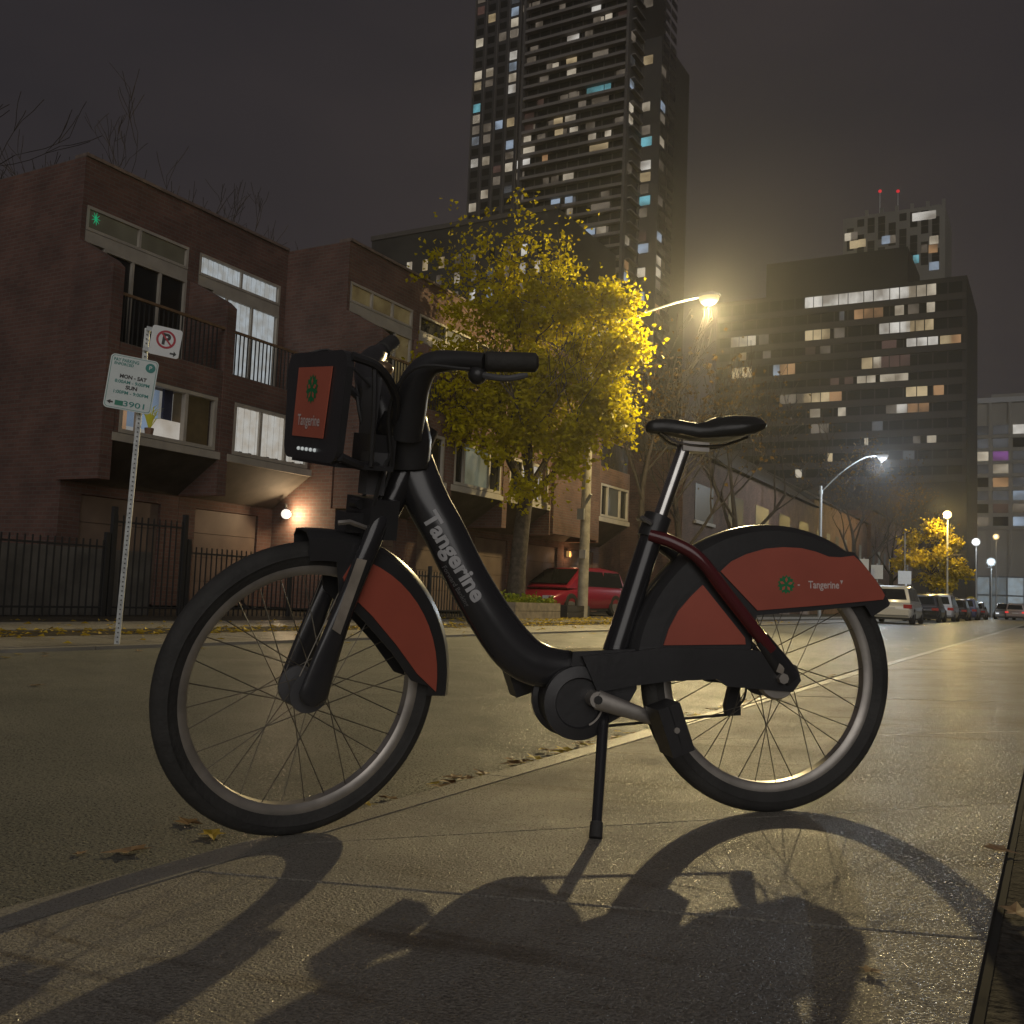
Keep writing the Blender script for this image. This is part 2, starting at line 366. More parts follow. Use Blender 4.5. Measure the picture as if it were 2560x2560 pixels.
def unit(Y0, Xt, W, label, strip, doors, bay, garage=True, wing=True, pb=1.1):
    """one townhouse: recessed top floor, balcony, projecting bay, recessed ground floor"""
    t = empty('townhouse', (Xt, Y0, 0)); tag(t, label, 'house', 'brick townhouses across the street')
    # brick body
    bm = B(); box(bm, -9, -.14, .004, W-.004, 0, 8.10); obj('wall', bm, brick, t)
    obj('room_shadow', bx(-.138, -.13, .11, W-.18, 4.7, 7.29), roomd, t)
    bm = B(); box(bm, -.14, 0, .003, W-.003, 7.30, 8.18); box(bm, -9, -.14, .003, W-.003, 8.10, 8.18)
    box(bm, -.138, -.002, W-.17, W-.004, 4.1, 7.30); box(bm, -.138, -.002, .004, .10, 4.1, 7.30); obj('upper_brickwork', bm, brick, t)
    obj('coping', bx(-.3, .04, -.001, W+.001, 8.18, 8.24), mat('coping', (.16, .12, .10), .7, var=.2), t)
    # clerestory strip and balcony doors
    frame_window(t, -.03, .12, W-.18, 6.84, 7.30, strip[0], name='clerestory_window')
    obj('spandrel', bx(-.12, -.01, .12, W-.18, 6.62, 6.835), trim, t)
    frame_window(t, -.03, .55, W-.18, 4.72, 6.615, doors[0], name='balcony_door', split=doors[1] if len(doors) > 1 else None)
    if strip[1]: slat_blind(t, -.072, .20, W-.26, 6.9, 7.25, strip[1], *strip[2:])
    if len(doors) > 2 and doors[2]: slat_blind(t, -.072, .62, W-.26, 4.8, 6.56, doors[2])
    # party wing wall with the sloping top
    if wing:
        bm = B(); prism(bm, [(.002, 6.62), (.95, 6.12), (pb+.02, 5.98), (pb+.02, 2.2), (.002, 2.2)], 'y', -.10, .14); obj('wing_wall', bm, brick, t)
    # projecting bay
    bm = B(); box(bm, -.0, pb, .15, W-.10, 4.12, 4.66); box(bm, pb-.16, pb, .15, .26, 3.05, 4.12); box(bm, pb-.16, pb, W-.2, W-.10, 3.05, 4.12); obj('bay_wall', bm, brick, t)
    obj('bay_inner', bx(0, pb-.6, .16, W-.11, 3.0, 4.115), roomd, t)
    frame_window(t, pb-.02, .26, W-.2, 3.06, 4.11, bay[0], fr=.07, name='bay_window', split=bay[1] if len(bay) > 1 else None)
    if len(bay) > 2 and bay[2]: slat_blind(t, pb-.065, .34, W-.28, 3.14, 4.04, bay[2])
    obj('sill_band', bx(-.0, pb+.03, .12, W-.07, 2.90, 3.045), trim, t)
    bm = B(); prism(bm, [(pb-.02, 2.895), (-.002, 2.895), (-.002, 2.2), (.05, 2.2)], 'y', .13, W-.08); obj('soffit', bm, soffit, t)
    # railing
    rl = obj('railing', bx(pb-.06, pb-.01, .15, W-.10, 5.50, 5.55), mat('rail_wood', (.16, .10, .055), .6, var=.2), t)
    bmr = bx(-.012, .012, -.008, .008, 4.665, 5.495); me = bpy.data.meshes.new('picket'); bmr.to_mesh(me); bmr.free(); me.materials.append(iron)
    k = int((W-.4)/.11)
    for i in range(k): pk = link('picket', me, None, rl); pk.location = (pb-.035, .22+i*.11, 0)
    # ground floor
    bm = B(); box(bm, -.139, -.001, .004, .45, 0, 2.2); box(bm, -.139, -.001, W-.45, W-.004, 0, 2.2); box(bm, -.1385, -.003, .45, W-.45, 2.0, 2.2); obj('ground_brickwork', bm, brick, t)
    if garage:
        gd = empty('garage_door', parent=t); pm = mat('garage_panel', (.15, .11, .085), .6, var=.2, vs=2)
        for r in range(4): obj('panel', bx(-.12, -.06+.002*r, .46, W-.46, .02+r*.495, .505+r*.495), pm, gd)
    return t
W1 = 2.715
ua = unit(11.228, -15.5, W1, 'brick townhouse with dim top window, blue lit bay and plant, left end of row',
     ([dimglass, dimglass], None), ([darkglass, darkglass, darkglass],), ([clearg, clearg, clearg], [0, .19, .66, 1.0]))
ub = unit(13.943, -15.5, W1, 'brick townhouse with bright white vertical blinds on all three window levels',
     ([clearg, clearg], blindW, True, .07), ([clearg, clearg, clearg], [0, .2, .58, 1.0], blindW), ([clearg, clearg, clearg], [0, .34, .68, 1.0], blindC))
uc = unit(16.658, -13.707, W1, 'brick townhouse with amber slatted blinds, projecting corner behind the handlebar',
     ([blindY, blindY, blindY], None), ([blindY, darkglass, blindY],), ([darkglass, greyblind, darkglass],))
ud = unit(19.373, -13.707, W1, 'brick townhouse with grey-green blind in white bay window above the down tube',
     ([darkglass, dimglass], None), ([darkglass, darkglass, darkglass],), ([darkglass, greyblind, darkglass], [0, .2, .74, 1.0]))
ue = unit(22.088, -13.707, W1, 'brick townhouse with one blazing white bay pane behind the tree trunk',
     ([darkglass, darkglass], None), ([darkglass, darkglass, darkglass],), ([darkglass, roomw, mat('pink_curtain', (.3, .2, .17), .8)], [0, .30, .80, 1.0]))
uf = unit(24.803, -13.707, 3.2, 'brick townhouse with dark windows and garage behind the red car',
     ([darkglass, darkglass], None), ([darkglass, darkglass],), ([darkglass, darkglass],), garage=True)
ug = unit(28.003, -13.707, W1, 'brick townhouse with dim curtained bay window, right end of row',
     ([darkglass, darkglass], None), ([darkglass, darkglass, darkglass],), ([darkglass, dimglass, darkglass], [0, .25, .7, 1.0]))
# extra brick of the far unit: blank stair wall in front of its bay
obj('stair_wall', bx(1.125, 1.22, -.05, 3.1, 2.25, 6.4), brick, uf)
# deep room of the first unit: coloured furnishing, mostly glowing in place of room light
obj('room_wall', bx(.52, .54, .27, 2.50, 3.1, 4.10), lit('room_back', (.85, .84, .80), .26, 1.0, .55), ua)
obj('blue_picture', bx(.545, .57, .60, 1.55, 3.30, 4.09), roomb, ua); obj('amber_cabinet', bx(.56, .80, .28, .66, 3.12, 3.72), roomo, ua)
obj('dark_curtain', bx(.80, .86, 1.42, 1.62, 3.1, 4.1), mat('navy_curtain', (.03, .035, .08), .8), ua); obj('cream_chest', bx(.60, .88, 1.36, 1.84, 3.10, 3.50), roomw, ua)
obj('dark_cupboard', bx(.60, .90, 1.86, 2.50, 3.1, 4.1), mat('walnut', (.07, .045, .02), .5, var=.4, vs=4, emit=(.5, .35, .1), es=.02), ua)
# house plant on the sill of the first townhouse, blades glowing in place of lamplight
pl = empty('house_plant', (-14.46, 12.20, 3.13)); tag(pl, 'spiky yellow-green plant standing in the lit bay window', 'plant')
bm = B(); cyl(bm, (0, 0, 0), (0, 0, .12), .07, 10, .085); obj('pot', bm, mat('pot', (.2, .12, .08)), pl)
bm = B()
for i in range(34):
    a = rnd.uniform(0, 6.28); l_ = rnd.uniform(.3, .62); s = rnd.uniform(.1, .34); d = Vector((math.cos(a)*.25, math.sin(a), 0)); sd_ = Vector((-.2*math.sin(a), math.cos(a)*.3+.7, 0))*.016
    p = [Vector((0, 0, .1)), d*s*.45+Vector((0, 0, .1+l_*.7)), d*s+Vector((0, 0, .1+l_*(.8 if i % 3 else 1)))]
    v = [bm.verts.new(q) for q in (p[0]-sd_, p[0]+sd_, p[1]+sd_, p[1]-sd_, p[2])]
    bm.faces.new(v[:4]); bm.faces.new((v[3], v[2], v[4]))
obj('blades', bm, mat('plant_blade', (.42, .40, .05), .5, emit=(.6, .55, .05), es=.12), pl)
# green lit ornament in the top window
bm = B()
for i in range(9):
    a = i*.7; tube(bm, [(0, 0, 0), (0, math.cos(a)*.09, math.sin(a)*.12)], [.012, .004], 5)
gl = obj('light_ornament', bm, mat('green_glow', (.02, .2, .1), emit=(.02, 1, .42), es=.22)); gl.location = (-15.45, 11.50, 7.08); tag(gl, 'small glowing green ornament hanging in the leftmost top window', 'ornament')

# porch light under the soffit of the second townhouse, and its warm wall
pp = on_x(715, 1285, -14.9)
pt = empty('porch_light', pp); tag(pt, 'bright bare porch light above the lit brick entry, left of front wheel', 'lamp')
bm = B(); bmesh.ops.create_uvsphere(bm, u_segments=12, v_segments=8, radius=.11); obj('globe', bm, mat('porch_globe', (.5, .45, .4), emit=(1, .93, .82), es=1.1), pt, True)
bm = B(); cyl(bm, (-.02, 0, .07), (-.02, 0, .22), .03); obj('stem', bm, iron, pt)
pl_ = bpy.data.lights.new('porch_bulb', 'POINT'); pl_.energy = 75; pl_.color = (1, .72, .42); pl_.shadow_soft_size = .05
po = bpy.data.objects.new('porch_bulb', pl_); C.objects.link(po); po.parent = pt; po.location = (.13, 0, -.02)
# second small amber lamps by the entries further along
for (x, y, X, e, lab) in ((1422, 1385, -13.6, 7, 'small amber wall lamp behind the red car'), (985, 1330, -14.4, 9, 'warm porch lamp behind the bicycle head tube')):
    q = on_x(x, y, X); o = empty('porch_light', q); tag(o, lab, 'lamp')
    obj('shade', bx(-.05, .05, -.07, .07, -.09, .09), mat('amber_shade', (.4, .25, .1), emit=(1, .55, .18), es=.30), o, bevel=.01)
    l2 = bpy.data.lights.new('porch_bulb', 'POINT'); l2.energy = e; l2.color = (1, .55, .25); l2.shadow_soft_size = .05
    lo = bpy.data.objects.new('porch_bulb', l2); C.objects.link(lo); lo.parent = o; lo.location = (.2, 0, -.05)

# iron fences in the front yards
def fence(x, y0, y1, h, label, pitch=.115, posts=3):
    f = empty('iron_fence', (x, y0, FARZ)); tag(f, label, 'fence', 'black iron yard fences')
    L = y1-y0
    for z in (.12, h-.12): obj('rail', bx(-.015, .015, 0, L, z, z+.03), iron, f)
    bmp = bx(-.009, .009, -.009, .009, 0, h); me = bpy.data.meshes.new('picket'); bmp.to_mesh(me); bmp.free(); me.materials.append(iron)
    n = int(L/pitch)
    for i in range(n): o = link('picket', me, None, f); o.location = (0, (i+.5)*L/n, 0)
    for i in range(posts): obj('post', bx(-.035, .035, L*i/(posts-1)-.035, L*i/(posts-1)+.035, 0, h+.12), iron, f)
fence(-12.6, 5.4, 10.0, 1.15, 'low black iron fence at the far left yard')
fence(-12.6, 10.1, 11.5, 1.55, 'tall black iron gate panel behind the sign post', posts=2)
fence(-12.6, 11.6, 16.6, 1.15, 'low black iron fence behind the front wheel')
fence(-12.2, 16.8, 19.6, 1.0, 'low black iron fence behind the down tube')
wl = tag(obj('garden_wall', bx(-13.3, -13.0, 4.0, 11.2, FARZ, .95), mat('garden_stone', (.16, .15, .13), .9, var=.3, vs=2, bump=.4), bevel=.02), 'low grey garden wall behind the left iron fence', 'wall')

# ================================================================== FAR BUILDINGS
LITC = {'w': ((1, .88, .68), .46), 'y': ((1, .78, .45), .44), 'd': ((.9, .75, .58), .14), 'c': ((.30, .85, 1), .46), 'b': ((.62, .78, 1), .42), 'r': ((.8, .42, .34), .07), 'o': ((1, .56, .26), .30), 'g': ((.75, .8, .9), .07), 'p': ((.75, .25, .95), .22), 'W': ((1, .96, .88), .58)}
def litm(k): return lit('lit_window_'+k+('_bright' if k == 'W' else ''), *LITC[k], .5, .35)
UNIT = {}
def unit_pane(k):
    if k not in UNIT:
        bmx = bx(-.5, .5, -.5, .5, -.5, .5); me = bpy.data.meshes.new('window'); bmx.to_mesh(me); bmx.free(); me.materials.append(k if not isinstance(k, str) else litm(k)); UNIT[k] = me
    return UNIT[k]
def pane(parent, kind, c, s):
    o = link('window', unit_pane(kind), None, parent); o.location = Vector(c)-parent.location; o.scale = s; return o

# --- the tall tower
tw_dark = mat('tower_wall', (.045, .042, .042), .7, var=.3, vs=.05)
tw_slab = mat('tower_slab', (.16, .145, .135), .8, var=.2, vs=.1)
TY, TX = 183.98, -78.43
tw = empty('apartment_tower', (TX, TY, 0)); tag(tw, 'very tall dark apartment tower with scattered lit windows behind the tree', 'building')
WL, DP, HT, FLH = 39.3, 20.0, 139.0, 2.62
obj('wall', bx(-WL, 0, 0, DP, -.1, HT), tw_dark, tw)
obj('corner_wing', bx(.02, 4.6, 6.0, DP+4, -.1, 121.5), tw_dark, tw)
nfl = int(HT/FLH)
xs_l = [-WL+1.4+i*3.05 for i in range(5)]       # narrow windows of the left third
for f in range(4, nfl):
    z = f*FLH
    obj('floor_slab', bx(-WL*.64, -.6, -1.3, -.01, z-.1, z+.55), tw_slab, tw)
    obj('floor_edge', bx(.01, .9, .3, 5.6, z, z+.30), tw_slab, tw)
fin = mat('tower_fin', (.09, .083, .08), .8)
for i in range(5): obj('pilaster', bx(xs_l[i]-1.35, xs_l[i]-1.05, -.5, -.01, 0, HT), fin, tw)
obj('pilaster', bx(-WL*.64-.5, -WL*.64, -1.5, -.01, 0, HT), fin, tw); obj('pilaster', bx(-.6, 0, -1.5, -.01, 0, HT), fin, tw)
obj('pilaster', bx(.02, .5, 5.6, 5.99, 0, 121), fin, tw)
# dark panes, one joined grid
bm = B()
for f in range(4, nfl):
    z = f*FLH
    for x in xs_l: box(bm, x-.9, x+.9, -.05, -.012, z+.6, z+2.2)
    for k in range(9): x = -WL*.64+.6+k*2.65; box(bm, x, x+2.3, -.05, -.012, z+1.0, z+2.5)
    for k in range(2): box(bm, 4.61, 4.65, 7+k*4.2, 10.6+k*4.2, z+.6, z+2.2)
tag(obj('window_grid', bm, darkglass, tw), kind='stuff')
L4 = [(440,290,40,'w'),(495,270,45,'w'),(500,60,50,'r'),(445,90,40,'r'),(557,120,60,'y'),(675,90,45,'b'),(685,145,55,'w'),(690,220,30,'d'),(612,255,45,'d'),(688,350,35,'W'),(545,460,55,'w'),(425,480,40,'w'),(425,560,40,'d'),(480,545,45,'y'),(478,620,50,'c'),(670,425,60,'b'),(670,490,65,'w'),(668,570,65,'W'),(420,710,40,'d'),(475,695,40,'w'),(598,735,50,'b'),(660,715,55,'y'),(470,770,45,'d'),(530,740,40,'d'),(470,840,45,'b'),(525,820,40,'d'),(415,850,35,'d'),(655,860,60,'b'),(408,1010,45,'W'),(460,990,40,'d'),(525,965,40,'w'),(652,1035,60,'w'),(585,1095,50,'d'),(455,1225,40,'w'),(525,1190,30,'w'),
 (980,85,40,'d'),(1185,90,60,'W'),(1260,145,45,'w'),(1190,160,50,'d'),(840,190,50,'d'),(1045,265,80,'W'),(790,405,70,'d'),(905,380,40,'d'),(1035,410,70,'y'),(1210,370,100,'d'),(1035,475,60,'w'),(1045,555,50,'d'),(1180,520,110,'c'),(1255,525,40,'c'),(1210,600,110,'d'),(1030,705,70,'w'),(780,700,70,'r'),(780,780,60,'r'),(955,760,60,'y'),(960,800,55,'y'),(765,855,60,'w'),(1160,835,50,'w'),(1255,850,40,'w'),(765,930,110,'w'),(1200,920,120,'y'),(745,1015,90,'W'),(875,985,25,'o'),(1015,1110,70,'w'),(935,1115,50,'d'),(880,1135,40,'d'),(940,1210,60,'b'),(1020,1190,50,'b'),(1210,1250,120,'d'),(1025,1280,30,'w'),(1005,1360,70,'y'),(1150,1400,60,'b'),(1215,1390,60,'w'),(1185,1575,130,'b'),
 (1140,240,50,'d'),(870,500,60,'d'),(1100,660,50,'d'),(850,620,40,'r'),(1150,760,60,'d')]
for x, y, w_, k in L4:
    p = on_y(1000+x*.4141, y*.4141, TY); fl = round((p.z-1.4)/FLH)
    z = fl*FLH+(1.4 if x < 715 else 1.55); wd = min(max(w_*.4141/FPX*186, 1.2), 8.5)
    if x < 715: xx = min(xs_l, key=lambda q: abs(TX+q-p.x))+TX; wd = 1.85
    else: xx = p.x; wd *= 1.15
    pane(tw, k, (xx, TY-.08, z), (wd, .06, 1.95 if x < 715 else 1.85))
rg_ = random.Random(21)
for i in range(70):
    f = rg_.randrange(14, nfl); x = TX-WL*.64+.6+rg_.randrange(9)*2.65+1.15 if rg_.random() < .6 else TX+rg_.choice(xs_l)
    pane(tw, rg_.choice('dddrgddw'), (x, TY-.062, f*FLH+1.5), (2.0, .04, 1.6))
R4 = [(1450,390,80,'y'),(1445,680,60,'w'),(1440,810,70,'d'),(1430,890,100,'c'),(1425,975,90,'W'),(1425,1065,90,'y'),(1420,1210,100,'c'),(1430,1300,60,'d'),(1410,1515,90,'b'),(1410,1670,60,'w'),(1410,1800,60,'b'),(1450,40,60,'d'),(1440,1130,70,'d'),(1425,1400,60,'r')]
for x, y, w_, k in R4:      # wide front of the corner wing
    p = on_y(1000+x*.4141, y*.4141, TY+6); fl = round((p.z-1.4)/FLH)
    pane(tw, k, (min(max(p.x, TX+1.2), TX+3.4), TY+5.95, fl*FLH+1.4), (min(w_*.036, 3.4), .06, 2.0))
S4 = [(1300,400,'b'),(1325,580,'w'),(1305,630,'w'),(1310,940,'d'),(1345,1010,'d'),(1290,1420,'w'),(1335,1400,'d'),(1305,1530,'o'),(1280,1590,'b'),(1320,120,'d'),(1350,330,'g')]
for x, y, k in S4:          # narrow recess beside the corner
    p = on_x(1000+x*.4141, y*.4141, TX); fl = round((p.z-1.4)/FLH)
    pane(tw, k, (TX+.04, min(max(p.y, TY+1.0), TY+4.8), fl*FLH+1.6), (.06, 2.2, 1.8))
F4 = [(1530,540,'b'),(1545,370,'d'),(1550,850,'w'),(1530,960,'d'),(1520,1420,'b'),(1530,1540,'w'),(1510,1600,'w'),(1500,1700,'d'),(1480,1850,'o'),(1545,700,'d'),(1500,1150,'d')]
for x, y, k in F4:          # street side of the wing
    p = on_x(1000+x*.4141, y*.4141, TX+4.6); fl = round((p.z-1.4)/FLH)
    pane(tw, k, (TX+4.64, min(max(p.y, TY+7.5), TY+22), fl*FLH+1.4), (.06, 2.6, 1.8))

# --- mid-rise block behind the tree
MY = 82.0; m0 = on_y(930, 600, MY); m1 = on_y(1395, 600, MY)
mr = empty('apartment_block', (m0.x, MY, 0)); tag(mr, 'dark mid-rise block with rows of small lit windows behind the yellow tree', 'building')
mtop = on_y(1080, 577, MY).z; MW = m1.x-m0.x
obj('wall', bx(0, MW, 0, 14, -.1, mtop), mat('midrise_wall', (.05, .046, .04), .8, var=.3, vs=.2), mr)
obj('parapet', bx(-.1, MW+.1, -.12, .3, mtop-.001, mtop+.5), mat('midrise_cap', (.09, .08, .07), .8), mr)
rows = [(645, [(985,'y'),(1025,'w'),(1064,'y'),(1105,'y'),(1145,'d'),(1182,'d'),(1271,'d'),(1310,'W')]), (690, [(1098,'d'),(1143,'w'),(1186,'d'),(1225,'g'),(1265,'d'),(1306,'W'),(1343,'w')]), (738, [(1098,'g'),(1139,'d'),(1181,'W'),(1224,'b'),(1305,'d'),(1345,'d')]), (800, [(1310,'w'),(1355,'w'),(1265,'d')]), (850, [(1230,'d'),(1300,'d')])]
for yy, lst in rows:
    zc = on_y(1180, yy, MY).z
    for xx, k in lst: p = on_y(xx, yy, MY); pane(mr, k, (p.x, MY-.03, zc), (.62, .06, 1.15))
    for xx in range(950, 1390, 40):
        if all(abs(xx-q[0]) > 22 for q in lst): p = on_y(xx, yy, MY); pane(mr, darkglass, (p.x, MY-.025, zc), (.62, .05, 1.15))

# --- dark slab block on the right
SY = 159.6; SX1 = on_y(2418, 690, SY).x; SX0 = on_y(1795, 690, SY).x
sb = empty('office_slab', (SX0, SY, 0)); tag(sb, 'broad dark slab block with warm strip windows right of the yellow lamp', 'building')
SWd = SX1-SX0; stop = on_y(2400, 690, SY).z
slabm = mat('slab_wall', (.030, .028, .026), .8, var=.3, vs=.08)
obj('wall', bx(0, SWd, 0, 22, -.1, stop), slabm, sb)
p0 = on_y(1915, 640, SY); p1 = on_y(2268, 613, SY)
obj('penthouse', bx(p0.x-SX0, p1.x-SX0, .6, 16, stop, p1.z), slabm, sb)
def c6(x, y): return 1800+x*.3934, 400+y*.3934
rows6 = [(850,[(625,150,'W'),(785,150,'W'),(945,150,'W'),(1110,150,'W'),(1280,150,'w')]),(955,[(945,155,'o'),(1140,50,'w'),(775,30,'g'),(1340,45,'w'),(1230,60,'d')]),(1065,[(150,150,'w'),(280,60,'d'),(620,140,'y'),(760,60,'d'),(1110,160,'W'),(1270,140,'y')]),(1160,[(1285,160,'W'),(1435,60,'y'),(1495,60,'o'),(1075,80,'r'),(150,40,'y'),(300,50,'d'),(575,60,'r'),(670,60,'d')]),(1280,[(140,120,'y'),(360,40,'b'),(430,90,'o'),(935,60,'y'),(1000,45,'w'),(1110,160,'r')]),(1370,[(930,100,'w'),(1065,80,'w'),(1155,70,'w'),(730,50,'r'),(820,50,'r')]),(1475,[(460,140,'d'),(610,150,'y'),(735,70,'o'),(1250,110,'y'),(1390,55,'o')]),(1575,[(605,60,'w'),(775,45,'w'),(1090,60,'d'),(1155,60,'W'),(1260,110,'o')]),(1680,[(635,100,'d'),(1000,60,'g')]),(1770,[(930,25,'w'),(1345,50,'w'),(1250,40,'d')]),(1870,[(700,30,'y'),(1200,60,'g')]),(1970,[(1000,40,'d'),(500,40,'w')])]
bm = B(); bd = mat('slab_band', (.05, .045, .042), .8)
for yy, lst in rows6:
    zc = on_y(*c6(1100, yy), SY).z
    obj('spandrel_band', bx(.2, SWd-.2, -.22, -.005, zc-2.0, zc-1.02), bd, sb)
    for xx, w_, k in lst:
        p = on_y(*c6(xx, yy), SY); wm = w_*.3934/FPX*180; n = max(1, round(wm/1.6))
        for i in range(n): pane(sb, k, (p.x-wm/2+(i+.5)*wm/n, SY-.06, zc), (wm/n-.14, .1, 1.75))
    for k in range(int(SWd/2.1)):
        x = .6+k*2.1; box(bm, x, x+1.9, -.05, -.008, zc-.85, zc+.85)
tag(obj('window_grid', bm, darkglass, sb), kind='stuff')

# --- pale tower far behind it with two red beacons
PY_ = 290.0; a = on_y(2108, 560, PY_); b_ = on_y(2362, 560, PY_); ptw = empty('pale_tower', (a.x, PY_, 0)); tag(ptw, 'distant pale tower with crown and two red beacons above the dark slab', 'building')
palem = mat('pale_wall', (.17, .165, .15), .8, var=.15, vs=.05); PW = b_.x-a.x; pz = on_y(2230, 525, PY_).z
obj('wall', bx(0, PW, 0, 20, -.1, on_y(2130, 545, PY_).z), palem, ptw)
obj('crown', bx(PW*.24, PW*.96, 1, 18, 30, pz), palem, ptw)
for k in range(6): obj('rib', bx(PW*(.22+.15*k), PW*(.22+.15*k)+.9, .2, .99, 40, pz+1.2), palem, ptw)
for (x, y, w_, k) in ((2310,540,48,'W'),(2120,593,14,'w'),(2135,590,16,'d'),(2135,612,18,'y'),(2155,608,16,'y'),(2215,600,18,'b'),(2232,598,12,'d'),(2335,600,18,'w'),(2333,622,18,'o'),(2290,648,12,'c'),(2335,665,20,'b'),(2310,622,14,'d'),(2290,600,16,'g'),(2170,550,22,'g'),(2205,552,20,'g'),(2250,552,22,'g')):
    p = on_y(x, y, PY_); wm = w_/FPX*315; pane(ptw, k, (p.x, PY_-.1 if k != 'g' else PY_+.9, p.z), (wm, .3, 2.3))
for r in range(7):
    for c in range(9):
        if (r*5+c*3) % 4: obj('window', bx(PW*(.04+.105*c), PW*(.04+.105*c)+PW*.07, -.06, -.01, on_y(2130, 560+r*19, PY_).z-1.2, on_y(2130, 560+r*19, PY_).z+1.0), darkglass, ptw)
bcn = mat('red_beacon', (.2, .0, .0), emit=(1, .03, .05), es=.6)
for x in (2200, 2245):
    p = on_y(x, 478, PY_+3); bm = B(); cyl(bm, (p.x-a.x, 3, pz-.5), (p.x-a.x, 3, p.z), .18, 6, .08); ms = obj('mast', bm, galv, ptw)
    bm = B(); bmesh.ops.create_icosphere(bm, subdivisions=1, radius=.55, matrix=Matrix.Translation((p.x-a.x, 3, p.z))); obj('beacon', bm, bcn, ms)

# --- pale gridded block at the right edge
GY = 225.0; a = on_y(2424, 1000, GY); gb = empty('office_block', (a.x, GY, 0)); tag(gb, 'pale concrete block with a grid of windows at the right edge', 'building')
gm = mat('grid_concrete', (.26, .25, .225), .8, var=.12, vs=.1); gt = on_y(2490, 1000, GY).z
obj('wall', bx(0, 46, 0, 18, -.1, gt), gm, gb); obj('roof_plant', bx(4, 40, 3, 14, gt, gt+1.8), gm, gb)
obj('parapet', bx(-.2, 46.2, -.3, .2, gt-.6, gt+.5), mat('parapet_pale', (.34, .35, .36), .7), gb)
zr = [on_y(2490, y, GY).z for y in (1075, 1108, 1140, 1172, 1206, 1239, 1271, 1303)]
kinds = {(0,1):'g',(0,2):'W',(1,0):'g',(1,1):'g',(2,0):'w',(2,1):'p',(3,0):'g',(3,1):'w',(3,2):'g',(4,1):'o',(4,2):'g',(5,0):'g',(5,1):'g',(5,2):'b',(6,1):'r',(6,2):'d',(7,2):'b',(7,0):'d'}
for r, z in enumerate(zr):
    obj('ledge', bx(0, 46, -.25, -.005, z-1.75, z-1.25), gm, gb)
    for c in range(12): pane(gb, kinds.get((r, c % 3 if c < 3 else 9), darkglass if (r*7+c*3) % 5 else 'g'), (a.x+2.2+c*3.7, GY-.05, z), (2.9, .08, 1.9))
for c in range(12): obj('pier', bx(-.1+c*3.7, .5+c*3.7, -.3, -.006, 6, gt-.6), gm, gb)
obj('arcade', bx(.5, 44.5, -1.3, -.31, -.1, 8.0), mat('arcade_frame', (.12, .13, .14), .5), gb)
for r in range(2):
    for c in range(14): obj('storefront_pane', bx(1+c*3.1, 3.8+c*3.1, -1.36, -1.305, .4+r*3.8, 3.9+r*3.8), lit('storefront_%d' % ((c*5+r*3) % 3), (.70, .86, .97), (.20, .30, .12)[(c*5+r*3) % 3], .8, .8), gb)

# --- pinkish brick house behind the rear fender
HY0 = y_at(1700, -14.5); HY1 = y_at(2035, -14.5)
bh = empty('brick_house', (-14.5, HY0, 0)); tag(bh, 'old brick house with stone bay behind the rear fender', 'house')
HL = HY1-HY0
obj('wall', bx(-9, 0, 0, HL, -.1, 7.2), brick2, bh)
bm = B(); prism(bm, [(-9.3, 7.2), (.35, 7.2), (-4.4, 10.4)], 'y', -.2, HL+.2); obj('roof', bm, roofm, bh)
for i in range(5):
    y0 = HL*(.06+.19*i)
    for z0 in (1.0, 4.2):
        wn = obj('window', bx(-.05, .02, y0, y0+HL*.10, z0, z0+1.7), oldglass if (i+int(z0)) % 3 else dimglass, bh); obj('sill', bx(.0, .12, y0-.1, y0+HL*.10+.1, z0-.15, z0-.002), trim, wn)
for i in range(3): obj('stone_pier', bx(.005, .45, HL*(.45+.2*i), HL*(.45+.2*i)+.6, -.1, 4.8), mat('stone_pier', (.30, .24, .20), .85, var=.25, vs=1.5), bh)
for (x0, Y0, L_, h_, lab) in ((-15, HY1+2, 22, 8, 'dark row house beyond the second street lamp'), (-15, HY1+26, 30, 9.5, 'dark row house in front of the slab block'), (-17, 31.5, HY0-32.5, 8.6, 'dark brick house between the townhouses and old brick house')):
    o = empty('row_house', (x0, Y0, 0)); tag(o, lab, 'house')
    obj('wall', bx(-9, 0, 0, L_, -.1, h_), brick2, o); bm = B(); prism(bm, [(-9.2, h_), (.3, h_), (-4.4, h_+2.6)], 'y', -.2, L_+.2); obj('roof', bm, roofm, o)
    for i in range(max(2, int(L_/3.4))):
        for z0 in (1.0, 4.3): obj('window', bx(-.04, .02, .9+i*3.4, 2.1+i*3.4, z0, z0+1.6), (oldglass, oldglass, dimglass, oldglass)[(i*2+int(z0)) % 4], o)

# ================================================================== TREES
def branch(bm, p, d, L, r, depth, tips, spread=.6, up=.15, taper=.62, kids=3, minr=.006, rg=rnd):
    n = 4; pts = [p.copy()]; rr = [r]; q = p.copy(); dd = d.copy()
    for i in range(n):
        dd = (dd+Vector((rg.uniform(-1, 1), rg.uniform(-1, 1), rg.uniform(-.6, .8)))*.16+Vector((0, 0, up*.3))).normalized()
        q = q+dd*(L/n); pts.append(q.copy()); rr.append(max(minr, r*(1-(1-taper)*(i+1)/n)))
    tube(bm, pts, rr, 7 if r > .08 else (5 if r > .03 else 3), cap=False)
    tips.append((q.copy(), depth))
    if depth <= 0: return
    for k in range(kids):
        f = .45+.55*(k+1)/kids; i = min(n, max(1, round(f*n))); a = rg.uniform(0, 6.28)
        side = dd.cross(Vector((math.cos(a), math.sin(a), .3))).normalized()
        nd = (dd*(1-spread*.6)+side*spread+Vector((0, 0, up))).normalized()
        branch(bm, pts[i], nd, L*rg.uniform(.58, .8), rr[i]*rg.uniform(.55, .75), depth-1, tips, spread, up, taper, kids, minr, rg)
